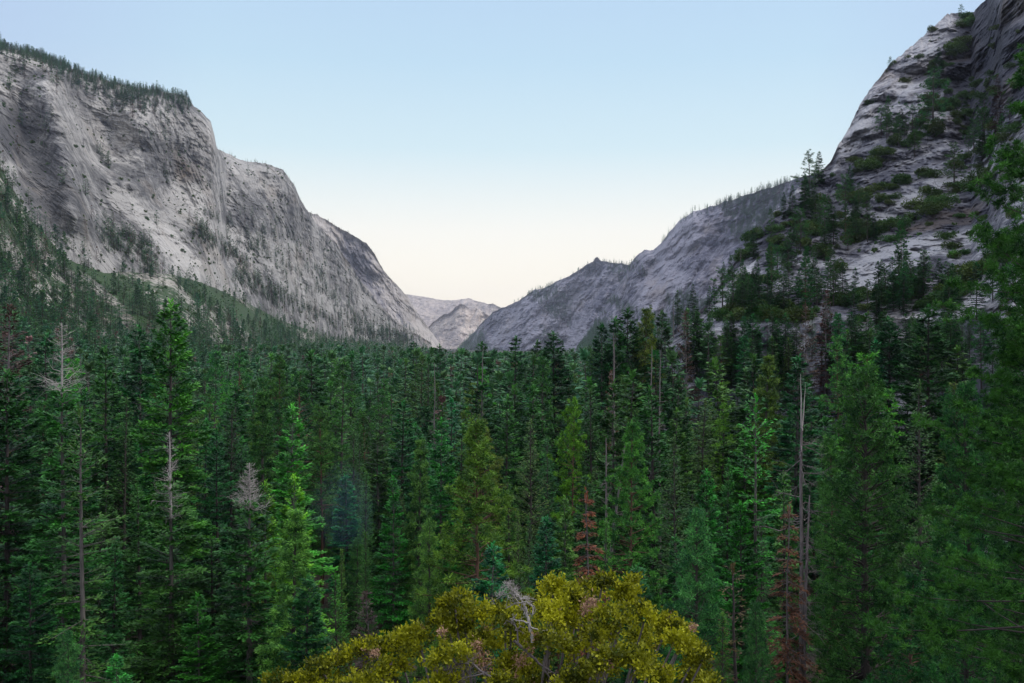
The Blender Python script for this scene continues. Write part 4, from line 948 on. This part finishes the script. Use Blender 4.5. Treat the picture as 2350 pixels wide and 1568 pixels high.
scatter('knobbed_ridge', 7000, lambda px, py, X, Y, Z: sm(.05, .45, fbm((X + Z * .8) / 200, Z / 300, 0 * X, 4, 48) + .12 + .4 * blob(px, py, 1400, 630, 60, 20, 0)), (18, 32), 1.4, (0, 1, 2))
crest('knobbed_ridge', 1180, 1440, 170, (12, 26), 4)
scatter('granite_buttress', 1500, lambda px, py, X, Y, Z: .05 + .8 * np.exp(-(line_dist(px, py, [(800, 690), (880, 740), (960, 780)]) / 14) ** 2), (10, 22), 1.1, (0, 1, 2))
print('far conifers', len(pts))
pa = np.array(pts)
def gn_instancer(name, coords, rot, scl, idx, coll):
    me = bpy.data.meshes.new(name); me.vertices.add(len(coords)); me.vertices.foreach_set('co', coords.astype(np.float32).ravel())
    a = me.attributes.new('scl', 'FLOAT_VECTOR', 'POINT'); a.data.foreach_set('vector', scl.astype(np.float32).ravel())
    a = me.attributes.new('rot', 'FLOAT_VECTOR', 'POINT'); a.data.foreach_set('vector', rot.astype(np.float32).ravel())
    a = me.attributes.new('idx', 'INT', 'POINT'); a.data.foreach_set('value', idx.astype(np.int32))
    o = link(name, me)
    ng = bpy.data.node_groups.new(name, 'GeometryNodeTree')
    ng.interface.new_socket('Geometry', in_out='INPUT', socket_type='NodeSocketGeometry'); ng.interface.new_socket('Geometry', in_out='OUTPUT', socket_type='NodeSocketGeometry')
    gi = ng.nodes.new('NodeGroupInput'); go = ng.nodes.new('NodeGroupOutput'); ip = ng.nodes.new('GeometryNodeInstanceOnPoints')
    ci = ng.nodes.new('GeometryNodeCollectionInfo'); ci.inputs['Collection'].default_value = coll; ci.inputs['Separate Children'].default_value = True; ci.inputs['Reset Children'].default_value = True
    def na(nm, t):
        n = ng.nodes.new('GeometryNodeInputNamedAttribute'); n.data_type = t; n.inputs['Name'].default_value = nm
        return [s for s in n.outputs if s.enabled and s.name == 'Attribute'][0]
    ng.links.new(gi.outputs[0], ip.inputs['Points']); ng.links.new(ci.outputs[0], ip.inputs['Instance']); ip.inputs['Pick Instance'].default_value = True
    ng.links.new(na('idx', 'INT'), ip.inputs['Instance Index'])
    e2 = ng.nodes.new('FunctionNodeEulerToRotation'); ng.links.new(na('rot', 'FLOAT_VECTOR'), e2.inputs[0]); ng.links.new(e2.outputs[0], ip.inputs['Rotation'])
    ng.links.new(na('scl', 'FLOAT_VECTOR'), ip.inputs['Scale']); ng.links.new(ip.outputs[0], go.inputs[0])
    md = o.modifiers.new('scatter', 'NODES'); md.node_group = ng
    return o
n = len(pa); rot = np.zeros((n, 3)); rot[:, 2] = rng.uniform(0, 6.28, n); rot[:, :2] = rng.normal(0, .02, (n, 2))
fo = gn_instancer('forest', pa[:, :3], rot, np.stack([pa[:, 4], pa[:, 4], pa[:, 3]], -1), pa[:, 5].astype(int), far)
tag(fo, 'dense conifer forest of the far valley floor, talus and mountainsides', 'forest', None, 'stuff')
# scrub specks on the cliffs
scr = bpy.data.collections.new('scrub_plants')
for q in range(3): scr.objects.link(bpy.data.objects.new(f'scrub_{q}', shrub_mesh('scrub', 191 + q, 160, 5, .7)))
sp_ = []
for nm, n, rmax in (('granite_mountain', 4200, .97), ('talus_slope', 2200, 1.0), ('granite_slope', 1500, .95), ('forested_ridge', 1200, 1)):
    l = LOFTS[nm]; nr_, nc = l['X'].shape; r = rng.integers(0, int(nr_ * rmax), n); c = rng.integers(0, nc, n)
    X, Y, Z = l['X'][r, c], l['Y'][r, c], l['Z'][r, c]
    k = (rng.uniform(0, 1, n) < sm(-.25, .35, fbm(X / 45, Z / 22, Y / 60, 3, 401) + .4 * np.clip(l['veg'][r, c], -1, 1))) & (l['px'][c] < 2400) & (l['px'][c] > -60)
    if nm == 'granite_slope': k &= (l['tone'][r, c] < .6)
    for a, b, c_ in zip(X[k], Y[k], Z[k]): sp_.append((a, b, c_ - .4, (.6 + 1.7 * rng.uniform() ** 2.2) * (1.0 if nm != 'granite_slope' else .42)))
sp_ = np.array(sp_); n = len(sp_); rot = np.zeros((n, 3)); rot[:, 2] = rng.uniform(0, 6.28, n)
so = gn_instancer('scrub', sp_[:, :3], rot, np.stack([sp_[:, 3], sp_[:, 3], sp_[:, 3] * 1.25], -1), rng.integers(0, 3, n), scr)
tag(so, 'scattered low scrub dotting the granite cliffs and talus', 'scrub', None, 'stuff')

# ------------------------------------------------------------------ foreground oak
def oak():
    D0 = 15.0; rg = rgk(301)
    root = bpy.data.objects.new('oak_tree', None); COL.objects.link(root)
    gx_, gy_ = (1180 - CX) / FX * D0, D0; root.location = (gx_, gy_, float(G(gx_, gy_)) - .1)
    tag(root, 'yellow green live oak crown with bare silver limbs in the centre foreground', 'oak')
    O = np.array(root.location)
    def W(px, py, d): return np.array([(px - CX) / FX * d, d, (HY - py) / FX * d])
    sil = [(640, 1590, 60), (690, 1575, 42), (745, 1545, 46), (800, 1520, 48), (860, 1492, 46), (915, 1490, 48), (965, 1478, 50), (1010, 1428, 46), (1045, 1395, 40), (1060, 1372, 24), (1105, 1420, 44), (1160, 1415, 44), (1215, 1400, 42), (1262, 1372, 40), (1270, 1345, 26),
           (1310, 1378, 40), (1352, 1362, 40), (1382, 1340, 32), (1420, 1378, 40), (1446, 1345, 26), (1442, 1372, 30), (1478, 1425, 44), (1525, 1448, 42), (1560, 1440, 26), (1560, 1486, 44), (1592, 1512, 38), (1612, 1512, 22), (1600, 1560, 42), (1625, 1600, 40)]
    cl = [(x, y + 4, r, D0 + rg.uniform(-.3, .5)) for x, y, r in sil]
    tops = np.array([(x, y) for x, y, r in sil]); 
    for row, dy in enumerate((62, 128, 195, 265)):
        for x in np.arange(610 - row * 12, 1650 + row * 14, 72):
            yb = np.interp(x, tops[np.argsort(tops[:, 0]), 0], tops[np.argsort(tops[:, 0]), 1]) + dy
            if 1330 < yb < 1750: cl.append((x + rg.uniform(-16, 16), yb + rg.uniform(-20, 20), rg.uniform(40, 58), D0 - .5 - row * .5 + rg.uniform(-.4, .4)))
            if rg.uniform() < .5: cl.append((x + rg.uniform(-20, 20), yb + 10, 52, D0 + 1.2 + rg.uniform(0, 1)))
    Vs = []; Vd = []; limbs = []; tip = []
    holes = [(1105, 1560, 60, 34), (1215, 1500, 34, 46), (1240, 1560, 46, 30), (1440, 1480, 26, 22), (1000, 1545, 44, 18)]
    for x, y, r, d in cl:
        if any(((x - a) / b) ** 2 + ((y - c) / e) ** 2 < 1 and d < D0 + .8 for a, c, b, e in holes): continue
        c = W(x, y, d) - O; rr = r / FX * d
        # each clump is a handful of twig-end tufts
        m = int(34 * (rr / .3) ** 1.6) + 6
        sd_ = rg.normal(0, 1, (7, 3)); sd_[:, 2] = np.abs(sd_[:, 2]) * .9 + .05; sd_ /= np.linalg.norm(sd_, axis=1, keepdims=True)
        si = rg.integers(0, 7, m); sr = rr * rg.uniform(.3, .55, 7)
        dr = rg.normal(0, 1, (m, 3)); dr[:, 2] = dr[:, 2] * .8 + .5; dr /= np.linalg.norm(dr, axis=1, keepdims=True)
        tp = c + (sd_[si] * rr * .68 + dr * sr[si][:, None] * rg.uniform(.6, 1.1, (m, 1))) * np.array([1.0, .95, .85])
        tip.append(np.repeat(np.clip(.5 + rg.normal(0, .25, m) + rg.normal(0, .15), 0, 1), 24))
        k = 24; i = np.repeat(np.arange(m), k); n_ = len(i)
        dd = rg.normal(0, 1, (n_, 3)) + dr[i] * .9 + np.array([0, 0, .5]); dd /= np.linalg.norm(dd, axis=1, keepdims=True)
        b = tp[i] + rg.normal(0, .034, (n_, 3)) + dr[i] * rg.uniform(-.05, .07, (n_, 1))
        Vq = leaves(b, dd, rg.uniform(.042, .072, n_), rg.uniform(.026, .040, n_), rg.normal(0, 1, (n_, 3)))
        Vs.append(Vq)
        limbs.append((c, rr))
        for j in range(m):
            if rg.uniform() < .012:
                s = Vq.reshape(m, k * 4, 3)[j]; Vd.append(s + rg.normal(0, .002, s.shape))
    crown = link('crown', qmesh('crown', (np.concatenate(Vs), np.concatenate(tip)), MOAK), root)
    # brown withered sprigs
    for (x, y, r) in [(1100, 1500, 16), (1110, 1520, 18), (1195, 1515, 16), (1215, 1490, 12), (1230, 1570, 14), (1285, 1555, 16), (1300, 1600, 14), (1360, 1380, 10), (1345, 1395, 12), (1180, 1555, 12), (1095, 1478, 10), (860, 1500, 10), (1590, 1440, 8), (1015, 1450, 9)]:
        c = W(x, y, D0 - 1.0) - O; k = int(r * 10); b = c + rg.normal(0, r / FX * D0 * .55, (k, 3))
        Vd.append(leaves(b, rg.normal(0, 1, (k, 3)), rg.uniform(.03, .05, k), rg.uniform(.015, .025, k), rg.normal(0, 1, (k, 3))))
    link('withered_leaves', qmesh('withered_leaves', np.concatenate(Vd), MOAKD), root)
    # trunk and limbs
    parts = [tubes(np.array([[0, 0, 0], [.1, .1, .8], [-.05, .2, 1.6]])[None], np.array([[.26, .2, .17]]), 8)]
    for c, rr in limbs:
        s = np.array([-.05, .2, 1.5 + rg.uniform(-.7, .2)]); t = np.linspace(0, 1, 6)[:, None]
        P = s + (c - s) * t + np.array([0, 0, -.35]) * np.sin(t * math.pi) + rg.normal(0, .05, (6, 3)) * np.sin(t * math.pi)
        parts.append(tubes(P[None], (.05 * (1 - .8 * t[:, 0]) + .004)[None], 5))
    link('trunk', mesh_np('trunk', *join(parts), mats=[MSG], smooth=True), root)
    # silver dead limbs
    def limb(pts_, d, r0, r1, tw=0, tl=.2, up=0):
        P = np.array([W(x, y, d + q * .02) - O for q, (x, y) in enumerate(pts_)])
        u = np.linspace(0, 1, len(P)); uu = np.linspace(0, 1, len(P) * 3)
        P = np.stack([np.interp(uu, u, P[:, j]) for j in range(3)], -1) + rg.normal(0, .006, (len(uu), 3))
        out = [tubes(P[None], (r0 + (r1 - r0) * uu)[None], 6)]
        if tw:
            i = rg.integers(len(P) // 3, len(P), tw); dv = rg.normal(0, 1, (tw, 3)); dv[:, 2] += up; dv /= np.linalg.norm(dv, axis=1, keepdims=True)
            tt = np.linspace(0, 1, 4); lnn = rg.uniform(.4, 1, tw) * tl
            TP = P[i][:, None] + dv[:, None] * (lnn[:, None] * tt)[..., None]; TP[:, 1:] += rg.normal(0, .018, (tw, 3, 3))
            out.append(tubes(TP, np.repeat((r1 * .8 * (1 - .7 * tt) + .0012)[None], tw, 0), 3))
            # second order twigs
            i2 = np.repeat(np.arange(tw), 3); dv2 = rg.normal(0, 1, (len(i2), 3)); dv2[:, 2] += up; dv2 /= np.linalg.norm(dv2, axis=1, keepdims=True)
            TQ = TP[i2, 2][:, None] + dv2[:, None] * (rg.uniform(.3, .8, len(i2))[:, None] * tl * .5 * np.linspace(0, 1, 3))[..., None]
            out.append(tubes(TQ, np.repeat(np.array([[.0025, .002, .001]]), len(i2), 0), 3))
        return out
    dl = D0 - 1.25
    pr = limb([(1222, 1475), (1220, 1450), (1213, 1428), (1208, 1400), (1200, 1385), (1192, 1368), (1180, 1358)], dl, .03, .008, 26, .17, .5)
    pr += limb([(1213, 1428), (1190, 1424), (1172, 1420)], dl, .012, .005, 8, .1)
    pr += limb([(1216, 1440), (1240, 1448), (1262, 1446), (1282, 1458), (1300, 1472)], dl, .012, .004, 10, .14)
    pr += limb([(1222, 1410), (1224, 1395), (1212, 1380), (1180, 1386), (1160, 1396)], dl, .011, .004, 14, .14)
    pr += limb([(1192, 1368), (1170, 1362), (1148, 1368)], dl, .009, .003, 30, .20, .4)
    pr += limb([(1186, 1370), (1176, 1352), (1168, 1344)], dl, .008, .003, 24, .16, .6)
    link('bare_limb', mesh_np('bare_limb', *join(pr), mats=[MSN], smooth=True), root)
    pr = limb([(1180, 1470), (1215, 1500), (1245, 1530), (1275, 1548), (1300, 1570), (1330, 1600)], dl, .022, .008, 16, .2)
    pr += limb([(1245, 1535), (1262, 1555), (1255, 1600)], dl, .014, .006, 8, .15) + limb([(1190, 1475), (1186, 1440), (1170, 1425)], dl, .015, .006, 8, .15)
    link('bare_limb', mesh_np('bare_limb', *join(pr), mats=[MSG], smooth=True), root)
    pr = limb([(1180, 1575), (1140, 1560), (1110, 1545), (1085, 1525), (1060, 1520), (1030, 1535), (1000, 1548)], dl - .1, .022, .005, 40, .3, -.1)
    pr += limb([(1110, 1545), (1070, 1555), (1030, 1575)], dl - .1, .012, .004, 24, .25)
    link('bare_limb', mesh_np('bare_limb', *join(pr), mats=[MSG], smooth=True), root)
oak()

# dead orange bough hanging on the young pine
# ------------------------------------------------------------------ air
def volbox(name, lo, hi, mat, label):
    V = np.array([[x, y, z] for x in (lo[0], hi[0]) for y in (lo[1], hi[1]) for z in (lo[2], hi[2])], float)
    Q = [[0, 1, 3, 2], [4, 6, 7, 5], [0, 4, 5, 1], [2, 3, 7, 6], [0, 2, 6, 4], [1, 5, 7, 3]]
    tag(link(name, mesh_np(name, V, Q, mats=[mat])), label, kind='stuff')
def volmat(name, col, dens, an=0.0):
    m, nt = newmat(name); v = N(nt, 'ShaderNodeVolumePrincipled', Density=dens); v.inputs['Color'].default_value = (*col, 1); v.inputs['Anisotropy'].default_value = an
    o = N(nt, 'ShaderNodeOutputMaterial'); L(nt, v.outputs[0], o.inputs['Volume']); return m
allz = max(float(l['Z'].max()) for l in LOFTS.values())
volbox('haze', (-12700, -12700, -260), (12700, 13400, allz + 60), volmat('haze', (.80, .84, 1.0), 4.2e-5, .75), 'thin bluish evening haze filling the valley')
# campfire smoke among the trees
u_, v_ = np.meshgrid(np.linspace(0, 2 * math.pi, 25)[:-1], np.linspace(.05, math.pi - .05, 14))
sv_ = np.stack([np.cos(u_) * np.sin(v_) * 5.0, np.sin(u_) * np.sin(v_) * 5.0, np.cos(v_) * 6.5], -1).reshape(-1, 3)
sv_ *= (1 + .18 * fbm(sv_[:, 0] / 4, sv_[:, 1] / 4, sv_[:, 2] / 4, 2, 501))[:, None]
ii = np.arange(13)[:, None] * 24 + np.arange(24)[None]; jj = np.arange(13)[:, None] * 24 + (np.arange(24)[None] + 1) % 24
smk = link('smoke', mesh_np('smoke', sv_, np.stack([ii, ii + 24, jj + 24, jj], -1).reshape(-1, 4), tris=[[q, (q + 1) % 24, 12] for q in range(0)] or None, mats=[volmat('smoke', (.35, .55, .95), .004)]), None, ((785 - CX) / FX * 148, 148, (HY - 1165) / FX * 148))
tag(smk, 'faint bluish smoke hanging between the trees left of centre', kind='stuff')

# ------------------------------------------------------------------ sky + sun
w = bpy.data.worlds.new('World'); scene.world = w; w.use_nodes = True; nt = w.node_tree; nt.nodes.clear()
SUN_EL, SUN_AZ = 46.0, 82.0
sky = N(nt, 'ShaderNodeTexSky', sky_type='NISHITA'); sky.sun_disc = False; sky.sun_elevation = R_(SUN_EL); sky.sun_rotation = R_(SUN_AZ); sky.altitude = 1500; sky.dust_density = .6; sky.ozone_density = 1.5
tc = N(nt, 'ShaderNodeTexCoord'); sx = N(nt, 'ShaderNodeSeparateXYZ'); L(nt, tc.outputs['Generated'], sx.inputs[0])
rp = ramp(nt, sx.outputs['Z'], [(0.0, (1.18, 1.02, .78)), (.045, (1.14, 1.03, .84)), (.11, (.96, .93, .84)), (.19, (.62, .77, .82)), (.27, (.49, .67, .80)), (.36, (.43, .59, .78)), (.62, (1.0, 1.08, 1.2)), (1.0, (1.45, 1.48, 1.55))])  # zenith and upper rear sky raised above real dusk brightness to light the foliage
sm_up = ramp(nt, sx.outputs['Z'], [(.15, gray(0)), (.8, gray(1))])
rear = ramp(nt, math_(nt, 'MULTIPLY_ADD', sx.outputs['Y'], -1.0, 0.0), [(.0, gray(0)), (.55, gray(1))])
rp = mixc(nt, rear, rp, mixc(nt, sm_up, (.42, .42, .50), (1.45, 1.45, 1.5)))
ax = math_(nt, 'ABSOLUTE', sx.outputs['X'])
lil = math_(nt, 'MULTIPLY', ramp(nt, ax, [(.28, gray(0)), (.55, gray(.75))]), ramp(nt, sx.outputs['Z'], [(.05, gray(0)), (.25, gray(1))]))
rp = mixc(nt, lil, rp, (.40, .48, .72))
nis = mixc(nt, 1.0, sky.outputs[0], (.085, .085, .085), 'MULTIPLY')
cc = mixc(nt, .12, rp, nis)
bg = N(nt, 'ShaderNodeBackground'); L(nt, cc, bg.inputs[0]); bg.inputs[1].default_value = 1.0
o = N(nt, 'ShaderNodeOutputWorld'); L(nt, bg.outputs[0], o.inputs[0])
sl = bpy.data.lights.new('sun', 'SUN'); sl.energy = 1.5; sl.angle = R_(22); sl.color = (1, .92, .84)
so_ = bpy.data.objects.new('sun', sl); COL.objects.link(so_)
az = R_(SUN_AZ); el = R_(SUN_EL)
dv = Vector((math.sin(az) * math.cos(el), math.cos(az) * math.cos(el), math.sin(el)))
so_.rotation_euler = (-dv).to_track_quat('-Z', 'Y').to_euler()

# ------------------------------------------------------------------ camera
cam = bpy.data.cameras.new('camera'); cam.lens = 35.0; cam.sensor_width = 36; cam.clip_end = 40000; cam.clip_start = .1
co = bpy.data.objects.new('camera', cam); COL.objects.link(co); co.location = (0, 0, 0); co.rotation_euler = (R_(90), 0, 0)
scene.camera = co
scene.view_settings.view_transform = 'Standard'; scene.view_settings.look = 'None'; scene.view_settings.exposure = .3; scene.view_settings.gamma = 1
scene.render.engine = 'CYCLES'
scene.cycles.max_bounces = 5; scene.cycles.diffuse_bounces = 2; scene.cycles.transmission_bounces = 3; scene.cycles.volume_bounces = 1; scene.cycles.transparent_max_bounces = 8
print('objects', len(scene.objects), 'fill', cnt, 'shrubs', ns)
